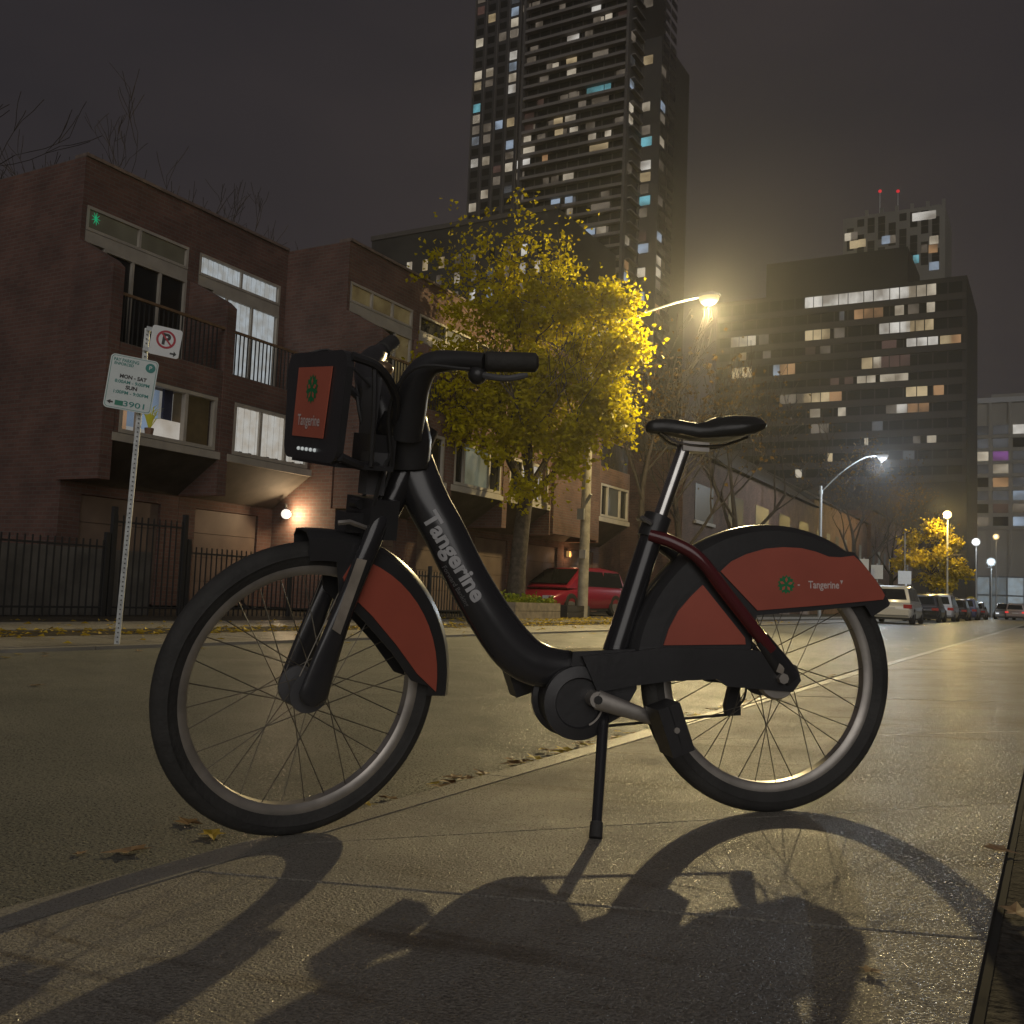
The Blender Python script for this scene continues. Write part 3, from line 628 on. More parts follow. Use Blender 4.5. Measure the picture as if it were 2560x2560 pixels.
def leaf_mat(name, c1, c2, tr=.35):
    m = bpy.data.materials.new(name); m.use_nodes = True; n = m.node_tree.nodes; l = m.node_tree.links; b = n['Principled BSDF']; o = n['Material Output']
    t = n.new('ShaderNodeTexCoord'); x = n.new('ShaderNodeTexNoise'); x.inputs['Scale'].default_value = 2.2; x.inputs['Detail'].default_value = 5; l.new(t.outputs['Object'], x.inputs['Vector'])
    r = n.new('ShaderNodeValToRGB'); r.color_ramp.elements[0].position = .35; r.color_ramp.elements[1].position = .65; r.color_ramp.elements[0].color = (*c1, 1); r.color_ramp.elements[1].color = (*c2, 1)
    l.new(x.outputs['Fac'], r.inputs['Fac']); l.new(r.outputs['Color'], b.inputs['Base Color']); b.inputs['Roughness'].default_value = .6; b.inputs['Specular IOR Level'].default_value = .15
    tl = n.new('ShaderNodeBsdfTranslucent'); l.new(r.outputs['Color'], tl.inputs['Color']); mx = n.new('ShaderNodeMixShader'); mx.inputs[0].default_value = tr
    l.new(b.outputs['BSDF'], mx.inputs[1]); l.new(tl.outputs['BSDF'], mx.inputs[2]); l.new(mx.outputs[0], o.inputs['Surface'])
    return m
def add_leaf(vs, fs, p, size, rg):
    a = Vector((rg.gauss(0, 1), rg.gauss(0, 1), rg.gauss(0, .7)-.4)).normalized(); u = a.cross(Vector((rg.uniform(-1, 1), rg.uniform(-1, 1), .3))).normalized(); n = a.cross(u)
    s = size*rg.uniform(.6, 1.25); k = len(vs); fold = n*s*.22
    vs += [p, p+a*s*.45+u*s*.42+fold, p+a*s*1.05, p+a*s*.45-u*s*.42+fold]
    fs += [(k, k+1, k+2), (k, k+2, k+3)]
yellow = leaf_mat('yellow_leaf', (.32, .26, .002), (.54, .47, .003), .4)
def leafy_tree(loc, label, H, clusters, n_leaf, size, lm, trunk_r, lean=(0, 0), seed=1, depth=3, crown_L=2.2):
    rg = random.Random(seed); t = empty('street_tree', loc); tag(t, label, 'tree')
    bm = B(); tips = []
    fork = Vector((lean[0], lean[1], H*.42)); tube(bm, spline([(0, 0, -.05), (0.02, .02, H*.15), fork*.6+Vector((0, 0, H*.08)), fork], 3), lerp_list([trunk_r*1.25, trunk_r, trunk_r*.9, trunk_r*.75], 3), 10, cap=False)
    for k in range(6):
        a = k*1.05+rg.uniform(-.3, .3); branch(bm, fork-Vector((0, 0, rg.uniform(0, .7))), Vector((math.cos(a)*.75, math.sin(a)*.75, .8)).normalized(), crown_L, trunk_r*.42, depth, tips, .6, .12, .6, 3, .006, rg)
    branch(bm, fork, Vector((.1, .05, 1)), crown_L*1.2, trunk_r*.6, depth, tips, .6, .2, .6, 3, .006, rg)
    obj('trunk', bm, bark, t, True)
    vs, fs = [], []; tot = sum(c[4] for c in clusters)
    for (cx, cy, cz, rad, wt) in clusters:
        sub = [(Vector((rg.gauss(0, .5), rg.gauss(0, .5), rg.gauss(0, .45)))*rad, rg.uniform(.10, .30)) for _ in range(18)]
        for i in range(int(n_leaf*wt/tot)):
            sc, sr = rg.choice(sub); p = Vector((cx, cy, cz))+sc+Vector((rg.gauss(0, sr), rg.gauss(0, sr), rg.gauss(0, sr*.8)-abs(rg.gauss(0, sr*.35)))); add_leaf(vs, fs, p, size, rg)
    data('crown', vs, fs, lm, t); return t
TRX, TRY = -11.55, 21.0
def tc_(x, y, off=0.0):      # tree-local point seen at a photo pixel, on the plane through the trunk facing the camera, pushed off metres nearer
    n = Vector((TRX, TRY, 0)).normalized(); d = ray(x, y); tt = (Vector((TRX, TRY, 0)).length-off)/d.dot(n); p = CAMP+d*tt; return p-Vector((TRX, TRY, FARZ))
cl = []
for (x, y, r_, w_, off) in ((1180,600,.75,.14,-.6),(1290,560,.7,.12,-.3),(1400,640,.7,.16,-1),(1150,690,.8,.30,.2),(1290,680,.9,.5,-.4),(1430,760,.8,1.2,0),(1540,770,.5,.9,.6),(1560,860,.5,1.0,.7),(1470,860,.8,1.5,.4),(1340,800,1.0,1.7,.2),(1220,800,.9,1.3,.5),(1130,900,.7,.8,.8),(1160,1010,.75,1.0,1.0),(1260,950,1.0,1.8,.7),(1400,960,.9,1.8,.6),(1500,980,.55,1.1,.9),(1550,1040,.4,.5,.9),(1230,1060,.7,1.0,1.0),(1340,1070,.65,1.2,.9),(1430,1090,.5,.9,.9),(1500,1060,.4,.6,.9),(1420,1150,.26,.3,1.0),(1090,1060,.4,.35,1.0),(1320,1210,.20,.14,1.1),(1345,1225,.14,.09,1.2),(1280,1235,.10,.05,1.2),(1370,1200,.10,.05,1.2)):
    p = tc_(x, y, off); cl.append((p.x, p.y, p.z, r_, w_))
leafy_tree((TRX, TRY, FARZ), 'large yellow-leaved street tree lit by the lamp beside it', 8.2, cl, 25000, .12, yellow, .21, (.15, .2), 5, 3, 2.0)
yellow2 = leaf_mat('yellow_leaf_far', (.36, .27, .015), (.55, .44, .03), .4)
Y2 = y_at(2325, -9.0)
leafy_tree((-9.0, Y2, FARZ), 'smaller yellow tree glowing around the distant amber lamp', 8.5, [(.3,-.5,7.2,.9,1.0),(-1.2,0,6.3,.8,.5),(1.5,0,6.2,.7,.9),(-.9,-1,4.6,.7,.8),(.8,-1,5.0,.6,.7),(2.0,-.6,4.0,.8,1.0),(-2.2,0,4.4,.6,.4),(.2,0,3.0,.8,.4),(1.2,-.5,2.7,.6,.4)], 6000, .26, yellow2, .2, (0, 0), 9, 2, 2.0)
twig = mat('bare_twig', (.05, .04, .033), .9, var=.3, vs=3)
def bare_tree(loc, H, label, seed, L=2.6, kids=3, depth=4, r=.2, leaves=0):
    rg = random.Random(seed); t = empty('bare_tree', loc); tag(t, label, 'tree', 'bare trees'); bm = B(); tips = []
    tp = spline([(0, 0, -.05), (rg.uniform(-.1, .1), rg.uniform(-.1, .1), H*.2), (rg.uniform(-.3, .3), rg.uniform(-.3, .3), H*.42), (rg.uniform(-.6, .6), rg.uniform(-.6, .6), H*.68)], 5); tr = [max(.012, r*(1.15-1.05*i/(len(tp)-1))) for i in range(len(tp))]
    tube(bm, tp, tr, 9, cap=False)
    for k in range(6):
        i = 6+k*len(tp)//9; i = min(i, len(tp)-1); a = k*2.4+rg.uniform(-.4, .4); branch(bm, tp[i], Vector((math.cos(a)*.8, math.sin(a)*.8, .8)).normalized(), L*(1-.07*k), tr[i]*.6, depth-1 if k > 2 else depth, tips, .5, .18, .6, kids, .010, rg)
    obj('trunk', bm, twig, t)
    if leaves:
        vs, fs = [], []
        for i in range(leaves): p, dpt = rg.choice(tips); add_leaf(vs, fs, p+Vector((rg.gauss(0, .3), rg.gauss(0, .3), rg.gauss(0, .3))), .16, rg)
        data('crown', vs, fs, brownleaf, t)
    return t
brownleaf = leaf_mat('brown_leaf', (.10, .06, .02), (.2, .12, .03), .2)
def at_ground(px_, X): return (X, y_at(px_, X), FARZ)
bare_tree((-27, 21, 0), 17.5, 'bare tree rising behind the left townhouse roof', 3, 3.6, 3, 4)
bare_tree((-26, 26, 0), 16.5, 'bare tree behind the middle of the townhouse roofs', 4, 3.4, 3, 4)
bare_tree((-25, 12, 0), 16.5, 'bare tree barely showing above the far left roof', 14, 3.2, 3, 4)
bare_tree(at_ground(1690, -12.2), 9.0, 'bare dark tree behind the saddle', 6, 2.6, 3, 4, .17, 700)
bare_tree(at_ground(1840, -12.0), 11.0, 'bare dark tree above the rear fender', 8, 3.3, 3, 4, .22, 500)
bare_tree(at_ground(1600, -12.4), 10.5, 'bare dark tree just left of the seat post', 10, 3.0, 3, 4, .17, 300)
bare_tree(at_ground(2130, -11.8), 11.5, 'dark tree beyond the second street lamp', 12, 3.4, 3, 4, .25, 900)
bare_tree(at_ground(2225, -12.5), 11.5, 'dark tree right behind the white car', 15, 3.4, 3, 4, .25, 700)

# ================================================================== STREET LAMPS
def street_lamp(px_, head_px, X, label, col, spot_e, point_e, aim, arm_drop=.8, pr=.13, glow=.5, wood=True):
    Y = y_at(px_, X, FARZ); hp = on_y(*head_px, Y); t = empty('street_lamp', (X, Y, FARZ)); tag(t, label, 'street lamp')
    hx, hz = hp.x-X, hp.z-FARZ
    bm = B(); H = hz-arm_drop+.35
    tube(bm, [(0, 0, -.05), (0, 0, H*.5), (0, 0, H)], [pr*1.15, pr, pr*.82], 14); obj('pole', bm, polemat if wood else galv, t, True)
    bm = B(); tube(bm, spline([(0, 0, hz-arm_drop), (hx*.35, 0, hz-arm_drop*.42), (hx*.7, 0, hz-.08), (hx-.25, 0, hz+.02)], 5), .032, 8); obj('arm', bm, galv, t, True)
    bm = B(); cyl(bm, (.0, 0, hz-arm_drop-.1), (.0, 0, hz-arm_drop+.1), pr+.025, 12); obj('clamp', bm, galv, t)
    hm = mat('lamp_housing', (.25, .25, .25), .5)
    bm = B(); loft(bm, [[Vector((hx-.3+u, y*sy, z_*sz+hz)) for y, z_ in ((-1, 0), (-.8, .8), (.8, .8), (1, 0))] for u, sy, sz in ((0, .05, .05), (.12, .13, .11), (.45, .16, .14), (.62, .09, .06))]); hd_ = obj('housing', bm, hm, t, True)
    bm = B(); loft(bm, [[Vector((hx-.3+u, s*math.cos(math.pi*k/8), hz-.004-1.15*s*math.sin(math.pi*k/8))) for k in range(9)] for u, s in ((.06, .05), (.12, .13), (.22, .19), (.34, .205), (.46, .18), (.56, .11), (.60, .05))])
    obj('lens', bm, lit('lens_%s' % label[:6].replace(' ', '_'), col, glow, 1, .9), hd_, True)
    lp = Vector((hx+.04, 0, hz-.40))
    s = bpy.data.lights.new('lamp_beam', 'SPOT'); s.energy = spot_e; s.color = col; s.spot_size = R(100); s.spot_blend = 1.0; s.shadow_soft_size = .13
    so_ = bpy.data.objects.new('lamp_beam', s); C.objects.link(so_); so_.parent = t; so_.location = lp
    so_.rotation_euler = (Vector(aim)-(Vector((X, Y, FARZ))+lp)).to_track_quat('-Z', 'Y').to_euler()
    q = bpy.data.lights.new('lamp_spill', 'POINT'); q.energy = point_e; q.color = col; q.shadow_soft_size = .13
    qo = bpy.data.objects.new('lamp_spill', q); C.objects.link(qo); qo.parent = t; qo.location = lp
    return t, Y, hz
lampY, YL1, HZ1 = street_lamp(1455, (1770, 742), -11.3, 'wooden pole lamp with blazing yellow head beside the tree', (1, .78, .38), 6600, 2300, (-2.0, 5.0, 0), .82)
lampW, YL2, HZ2 = street_lamp(2048, (2205, 1140), -11.3, 'steel pole lamp with white-blue head right of the saddle', (.80, .90, 1.0), 1300, 1100, (-4, 30, 0), 1.9, .085, wood=False)
# fittings on the wooden pole
bmm = mat('meter_grey', (.30, .30, .28), .5, .3)
for (x, y, sx, sz, nm) in ((1452, 1285, .10, .30, 'cable_box'), (1457, 1385, .09, .24, 'notice')):
    p = on_y(x, y, YL1-.17)-Vector((-11.3, YL1, FARZ)); obj(nm, bx(p.x-sx, p.x+sx, -.20, -.13, p.z-sz/2, p.z+sz/2), bmm if nm == 'cable_box' else trim, lampY, bevel=.01)
bm = B(); p = on_y(1482, 1245, YL1-.1)-Vector((-11.3, YL1, FARZ)); cyl(bm, (.05, -.1, p.z-.12), (.22, -.16, p.z+.1), .045, 8); obj('bracket', bm, bmm, lampY)
# distant amber lamp in the small tree and the cluster of far white lamps
def far_lamp(px_, py_, X, Y, label, col, es, energy, r=.22, pole=True):
    p = on_y(px_, py_, Y); t = empty('street_lamp', (p.x, Y, FARZ)); tag(t, label, 'street lamp'); z = p.z-FARZ
    bm = B(); tube(bm, [(0, .3, 0), (0, .3, z+.1)], [.09, .06], 8); obj('pole', bm, galv, t)
    bm = B(); bmesh.ops.create_uvsphere(bm, u_segments=12, v_segments=8, radius=r, matrix=Matrix.Translation((0, 0, z))); obj('globe', bm, mat('globe_'+str(px_), (.4, .4, .4), emit=col, es=es), t, True)
    bm = B(); cyl(bm, (0, 0, z+r*.8), (0, .3, z+r), .05, 6); obj('arm', bm, galv, t)
    if energy:
        q = bpy.data.lights.new('globe_light', 'POINT'); q.energy = energy; q.color = col; q.shadow_soft_size = r
        qo = bpy.data.objects.new('globe_light', q); C.objects.link(qo); qo.parent = t; qo.location = (0, -r-.15, z)
far_lamp(2368, 1287, 0, Y2-1.6, 'amber lamp glowing inside the small yellow tree', (1, .72, .25), .9, 2600, .34)
far_lamp(2440, 1355, 0, 118, 'white globe lamp right of the small yellow tree', (.95, .97, 1), .45, 350, .45)
far_lamp(2478, 1405, 0, 150, 'blue-white globe lamp low over the far street', (.75, .9, 1), .4, 450, .6)
far_lamp(2490, 1342, 0, 190, 'orange globe lamp in front of the pale block', (1, .66, .28), .5, 250, .55)

# ================================================================== CARS
tyre_m = mat('car_tyre', (.02, .02, .02), .85); rim_m = mat('car_rim', (.35, .35, .36), .35, .8); glassm = mat('car_glass', (.012, .013, .014), .06, spec=.7); platem = mat('plate', (.5, .5, .5), .6)
def car(loc, rz, label, paint, L=4.5, W=1.82, H=1.6, suv=True, head=0.0, tail=0.0, rails=True):
    """local +x is forward"""
    t = empty('parked_car', loc, rz); tag(t, label, 'car', 'cars along the street')
    pm = mat('car_paint_%s' % '_'.join('%.2f' % c for c in paint), paint, .35, .15, coat=.6); hl, hw = L/2, W/2; bz = .26; sh = H*.56
    def ring(x, wlow, zl, zs, ws): return [Vector((x, s*wv, z)) for s, wv, z in ((-1, wlow*.92, zl), (-1, wlow, zl+.18), (-1, ws, zs*.86+zl*.14), (-1, ws*.93, zs), (1, ws*.93, zs), (1, ws, zs*.86+zl*.14), (1, wlow, zl+.18), (1, wlow*.92, zl))]
    bm = B(); loft(bm, [ring(-hl, hw*.86, bz+.14, sh*.80, hw*.86), ring(-hl+.10, hw*.95, bz, sh*.97, hw*.95), ring(-hl+.5, hw, bz, sh, hw*.98), ring(0, hw, bz-.03, sh, hw), ring(hl-1.2, hw, bz, sh*.98, hw*.98), ring(hl-.45, hw*.97, bz, sh*.84, hw*.94), ring(hl-.08, hw*.86, bz, sh*.66, hw*.80), ring(hl, hw*.74, bz+.12, sh*.52, hw*.68)]); obj('body', bm, pm, t, True)
    r0, r1 = (-hl+.32, .35) if suv else (-hl+.75, .30)
    def cab(x, zz, ws): return [Vector((x, s*w_, z)) for s, w_, z in ((-1, hw*.93, sh-.02), (-1, ws, zz-.06), (-1, ws*.86, zz), (1, ws*.86, zz), (1, ws, zz-.06), (1, hw*.93, sh-.02))]
    bm = B(); loft(bm, [cab(-hl+.14 if suv else -hl+.35, sh+.02, hw*.90), cab(r0, H-.08, hw*.76), cab((r0+r1)/2, H, hw*.78), cab(r1, H-.05, hw*.77), cab(r1+.95, sh+.02, hw*.9)]); cb = obj('cabin', bm, pm, t, True)
    # glass a little proud of the cabin
    xr0 = -hl+.14 if suv else -hl+.35
    def on(f): return xr0+(r0-xr0)*f, sh+.02+(H-.08-sh-.02)*f
    (xa, za), (xb, zb) = on(.14), on(.86)
    data('rear_window', [(xa-.02, -hw*.74, za), (xa-.02, hw*.74, za), (xb-.025, hw*.62, zb), (xb-.025, -hw*.62, zb)], [(0, 3, 2, 1)], glassm, t)
    xs_, xe_ = r1+.95, r1
    data('windscreen', [(xs_-.10, -hw*.80, sh+.1), (xs_-.10, hw*.80, sh+.1), (xe_+.10, hw*.66, H-.10), (xe_+.10, -hw*.66, H-.10)], [(0, 1, 2, 3)], glassm, t).location = (.03, 0, .02)
    for s in (-1, 1):
        for (q0, q1) in ((r0+.1, (r0+r1)/2-.04), ((r0+r1)/2+.04, r1+.12)):
            bm = B(); v = [bm.verts.new(q) for q in ((q0-.12, s*(hw*.905+.012), sh+.06), (q1+.15, s*(hw*.905+.012), sh+.06), (q1, s*(hw*.80+.012), H-.13), (q0, s*(hw*.80+.012), H-.13))]; bm.faces.new(v); obj('side_window', bm, glassm, t)
        for x in (-hl+.82, hl-.85):
            wl_ = empty('wheel', (x, s*(hw-.10), .33), parent=t)
            bm = B(); ringsolid(bm, (0, 0, 0), [(.20, -.1), (.31, -.1), (.33, -.06), (.33, .06), (.31, .1), (.20, .1)], seg=20); obj('tyre', bm, tyre_m, wl_, True)
            bm = B(); ringsolid(bm, (0, 0, 0), [(.0, s*.075), (.05, s*.085), (.20, s*.075), (.205, s*.02), (.0, s*.02)], seg=14); obj('rim', bm, rim_m, wl_, True)
        obj('taillight', bx(-hl-.015, -hl+.25, s*hw*.80-.16 if s > 0 else -hw*.97, hw*.97 if s > 0 else -hw*.80+.16, sh*.72, sh*.9), mat('taillight_%d' % bool(tail), (.30, .02, .02), .25, emit=(1, .06, .06), es=tail or .015), t, bevel=.02)
        obj('headlight', bx(hl-.30, hl-.03, s*hw*.62-.15, s*hw*.62+.15, sh*.55, sh*.70), mat('headlight_%d' % bool(head), (.6, .6, .6), .1, emit=(.86, .93, 1), es=head or .01), t, bevel=.02)
    obj('plate', bx(-hl-.03, -hl+.05, -.26, .26, sh*.62, sh*.76), platem, t); obj('bumper', bx(-hl-.05, -hl+.1, -hw*.86, hw*.86, bz+.10, bz+.34), pm if suv else tyre_m, t, bevel=.04)
    obj('underbody', bx(-hl+.1, hl-.1, -hw*.9, hw*.9, .17, bz+.05), tyre_m, t)
    if suv and rails:
        for s in (-1, 1): bm = B(); tube(bm, [(r0+.1, s*hw*.66, H-.03), (r0+.3, s*hw*.66, H+.05), (r1-.1, s*hw*.66, H+.05), (r1+.1, s*hw*.66, H-.02)], .018, 6); obj('roof_rail', bm, rim_m, t)
    return t
def parked(px_, X): return (X, y_at(px_, X, ROADZ), ROADZ)
car(parked(2241, -6.1), R(90), 'white suv parked at far curb, seen from behind the rear wheel', (.55, .54, .50))
car(parked(2312, -6.15), R(90), 'dark car parked directly beyond the white suv', (.03, .03, .04), suv=False, H=1.45)
car(parked(2352, -6.15), R(90), 'silver car third in the parked row', (.38, .38, .40), H=1.6)
car(parked(2388, -6.15), R(90), 'black car fourth in the parked row', (.02, .02, .025), suv=False, H=1.45)
car(parked(2415, -6.15), R(90), 'dark blue car fifth in the parked row', (.03, .04, .12), H=1.6)
car(parked(2438, -6.15), R(90), 'grey car last in the parked row', (.12, .12, .13), suv=False, H=1.45)
car(parked(2512, -4.6), R(-90), 'oncoming car with bright headlights far down the road', (.3, .33, .36), head=.9)
car(parked(2540, -3.6), R(90), 'car with glowing red tail lights far down the road', (.25, .2, .2), tail=.7)
RCY = y_at(1425, -12.9, 0)
car((-12.9, RCY, FARZ+.005), R(-98), 'red hatchback parked in the driveway behind the wooden pole', (.22, .012, .03), L=4.1, H=1.46, W=1.72, suv=True, rails=False)

# ================================================================== PLANTER, SIGNS
px0 = on_z(1238, 1548, FARZ); px1 = on_z(1362, 1545, FARZ)
plx = empty('planter_box', (-11.25, y_at(1300, -11.25, FARZ), FARZ)); tag(plx, 'weathered timber planter box with green plants under the tree', 'planter')
wood = mat('weathered_timber', (.26, .22, .16), .85, var=.3, vs=6, bump=.3)
for z in range(2):
    for (x0, x1, y0, y1) in ((-.5, -.42, -1.15, 1.15), (.42, .5, -1.15, 1.15), (-.42, .42, -1.15, -1.07), (-.42, .42, 1.07, 1.15)): obj('board', bx(x0, x1, y0, y1, .0+z*.20, .19+z*.20), wood, plx, bevel=.008)
obj('earth', bx(-.42, .42, -1.07, 1.07, 0, .34), soil, plx)
vs, fs = [], []
for i in range(900): add_leaf(vs, fs, Vector((rnd.uniform(-.42, .42), rnd.uniform(-1.1, 1.1), .36+abs(rnd.gauss(0, .09)))), .10, rnd)
tag(data('plants', vs, fs, leaf_mat('planter_green', (.10, .16, .02), (.28, .30, .03), .3), plx), kind='stuff')
p2 = empty('planter_box', (-11.6, y_at(1400, -11.6, FARZ)+.3, FARZ)); tag(p2, 'dark low planter box between the timber planter and wooden pole', 'planter')
for z in range(2):
    for (x0, x1, y0, y1) in ((-.4, -.34, -.7, .7), (.34, .4, -.7, .7), (-.34, .34, -.7, -.64), (-.34, .34, .64, .7)): obj('board', bx(x0, x1, y0, y1, z*.17, .16+z*.17), darkpaint, p2)
obj('earth', bx(-.34, .34, -.64, .64, 0, .28), soil, p2)

def text(parent, s, M4, size, m, extrude=.0, offset=0.0, align='CENTER', width=None, name='lettering'):
    cu = bpy.data.curves.new('t', 'FONT'); cu.body = s; cu.size = size; cu.align_x = align; cu.align_y = 'CENTER'; cu.extrude = extrude; cu.offset = offset; cu.resolution_u = 4
    o = bpy.data.objects.new('t', cu); C.objects.link(o); bpy.context.view_layer.update()
    dg = bpy.context.evaluated_depsgraph_get(); me = bpy.data.meshes.new_from_object(o.evaluated_get(dg)); bpy.data.objects.remove(o)
    if width:
        xs = [v.co.x for v in me.vertices]; k = width/(max(xs)-min(xs)); me.transform(Matrix.Diagonal((k, 1, 1, 1)))
    me.transform(M4); me.materials.clear(); me.materials.append(m); return link(name, me, None, parent)
def frame4(o, xd, yd):
    xd = Vector(xd).normalized(); yd = Vector(yd).normalized(); z = xd.cross(yd); return Matrix(((xd.x, yd.x, z.x, o[0]), (xd.y, yd.y, z.y, o[1]), (xd.z, yd.z, z.z, o[2]), (0, 0, 0, 1)))
def rrect(w_, h_, r, n=5):
    o = []
    for cx, cy, a0 in ((w_/2-r, h_/2-r, 0), (-w_/2+r, h_/2-r, 90), (-w_/2+r, -h_/2+r, 180), (w_/2-r, -h_/2+r, 270)):
        for k in range(n+1): a = R(a0+90*k/n); o.append((cx+r*math.cos(a), cy+r*math.sin(a)))
    return o
# post of the parking signs: base and top from the photograph, slightly leaning
sx = -7.34; base = on_x(292, 1610, sx); base.z = FARZ
n_ = Vector((base.x, base.y, 0)).normalized(); dt = ray(369, 822); top = CAMP+dt*(Vector((base.x, base.y, 0)).length/dt.dot(n_)); top = Vector((top.x, top.y, top.z))
sp = empty('sign_post', base); tag(sp, 'leaning perforated steel post carrying the two parking signs', 'post')
ax_ = (top-base); bm = B(); tube(bm, [(0, 0, -.05), ax_], [.032, .032], 4, ref=(1, 0, 0)); obj('channel', bm, galv, sp)
bmh = B(); bmesh.ops.create_circle(bmh, cap_ends=True, segments=8, radius=.007); me = bpy.data.meshes.new('hole'); bmh.to_mesh(me); bmh.free(); me.materials.append(iron)
pf = -n_; 
rdir = Vector((-pf.y, pf.x, 0)); rdir = rdir if rdir.dot(_RR) > 0 else -rdir
for i in range(70):
    h = link('hole', me, None, sp); h.location = ax_*((i+.5)/70)+pf*.0345; h.rotation_euler = pf.to_track_quat('Z', 'Y').to_euler()
upv = ax_.normalized(); facing = (Vector((.30, -.95, 0))).normalized()
def sign_board(name, label, cpx, wpx, hpx, tilt, face, yawdeg, off):
    d = ray(*cpx); t = (Vector((base.x, base.y, 0)).length-off)/d.dot(n_); c = CAMP+d*t
    dist = (c-CAMP).dot(_fw); q = Matrix.Rotation(R(yawdeg), 3, 'Z') @ pf; xd = Vector((-q.y, q.x, 0)); xd = xd if xd.dot(_RR) > 0 else -xd
    xd = (xd*math.cos(tilt)-Vector((0, 0, 1))*math.sin(tilt)).normalized(); yd = (Vector((0, 0, 1))-xd*xd.z).normalized()
    w_, h_ = wpx*dist/FPX/abs(xd.dot(_RR)), hpx*dist/FPX
    o = empty(name, c); tag(o, label, 'sign', 'parking signs on the steel post'); M4 = frame4((0, 0, 0), xd, yd)
    bm = B(); prism(bm, rrect(w_, h_, min(w_, h_)*.09), 'z', -.004, .004); bm.transform(M4); obj('plate', bm, face, o)
    return o, M4, w_, h_
def sub(M4, x, y, z=.006): return M4 @ Matrix.Translation((x, y, z))
def poly(parent, pts, M4, z, m, name):
    return data(name, [M4 @ Vector((x, y, z)) for x, y in pts], [tuple(range(len(pts)))], m, parent)
def annulus(parent, cx, cy, r0, r1, M4, z, m, name, n=28):
    vs = []; fs = []
    for i in range(n):
        a = 2*math.pi*i/n; vs += [M4 @ Vector((cx+r0*math.cos(a), cy+r0*math.sin(a), z)), M4 @ Vector((cx+r1*math.cos(a), cy+r1*math.sin(a), z))]
        fs.append((2*i, 2*i+1, (2*i+3) % (2*n), (2*i+2) % (2*n)))
    return data(name, vs, fs, m, parent)
white = mat('sign_white', (.74, .76, .76), .45, var=.04, vs=9); redp = mat('sign_red', (.45, .03, .05), .5); blackp = mat('sign_black', (.03, .03, .03), .5); greenp = mat('sign_green', (.02, .22, .14), .5); teal = mat('sign_teal', (.04, .25, .22), .5); whiteg = mat('sign_white_green', (.66, .73, .72), .45, var=.04, vs=9)
o, M4, w_, h_ = sign_board('no_parking_sign', 'square white no-parking sign with red ring, upper of the two signs', (414, 855), 66, 74, R(6), white, 0, .06)
annulus(o, 0, h_*.08, w_*.25, w_*.325, M4, .006, redp, 'ring')
text(o, 'P', sub(M4, 0, h_*.07, .0055), h_*.52, blackp, offset=.006)
poly(o, [(-.19*w_, .26*h_), (-.15*w_, .30*h_), (.21*w_, -.08*h_), (.17*w_, -.12*h_)], M4, .0075, redp, 'slash')
poly(o, [(.20*w_, -.33*h_), (.32*w_, -.33*h_), (.32*w_, -.26*h_), (.42*w_, -.36*h_), (.32*w_, -.46*h_), (.32*w_, -.39*h_), (.20*w_, -.39*h_)], M4, .006, blackp, 'arrow')
for yy in (.33, -.36): obj('bracket', (lambda bm_: (bm_.transform(M4), bm_)[1])(bx(-w_*.5-.05, -w_*.5+.03, h_*yy-.02, h_*yy+.02, -.015, -.005)), galv, o)
o, M4, w_, h_ = sign_board('pay_parking_sign', 'tall pale pay-parking sign with green lettering, lower of two signs', (328, 960), 104, 137, R(5), whiteg, 0, .07)
bmr = [(x, y) for x, y in rrect(w_*.95, h_*.96, w_*.07)]; bmi = rrect(w_*.93, h_*.945, w_*.065)
vs = [M4 @ Vector((x, y, .005)) for x, y in bmr+bmi]; k = len(bmr); data('border', vs, [(i, (i+1) % k, k+(i+1) % k, k+i) for i in range(k)], teal, o)
for s, x, y, sz, m_, wd in (('PAY PARKING', -.17, .40, .085, teal, .52), ('ENFORCED', -.21, .33, .07, teal, .40), ('MON - SAT', .02, .11, .095, blackp, .56), ('8:00AM - 9:00PM', .02, .01, .085, teal, .72), ('SUN', .02, -.085, .095, blackp, .24), ('1:00PM - 9:00PM', .02, -.185, .085, teal, .72), ('3901', .14, -.385, .14, teal, .44), ('P', .34, .35, .10, whiteg, .06)):
    text(o, s, sub(M4, x*w_, y*h_, .0062 if s != 'P' else .009), sz*h_, m_, offset=.0018 if m_ is blackp else .0008, width=wd*w_)
bmc = [(.34*w_+.105*w_*math.cos(2*math.pi*i/20), .35*h_+.105*w_*math.sin(2*math.pi*i/20)) for i in range(20)]; poly(o, bmc, M4, .007, teal, 'disc')
poly(o, [(-.27*w_, -.34*h_), (-.10*w_, -.34*h_), (-.10*w_, -.43*h_), (-.27*w_, -.43*h_)], M4, .006, greenp, 'block')
poly(o, [(-.44*w_, -.385*h_), (-.36*w_, -.345*h_), (-.36*w_, -.37*h_), (-.31*w_, -.37*h_), (-.31*w_, -.40*h_), (-.36*w_, -.40*h_), (-.36*w_, -.425*h_)], M4, .006, blackp, 'arrow')
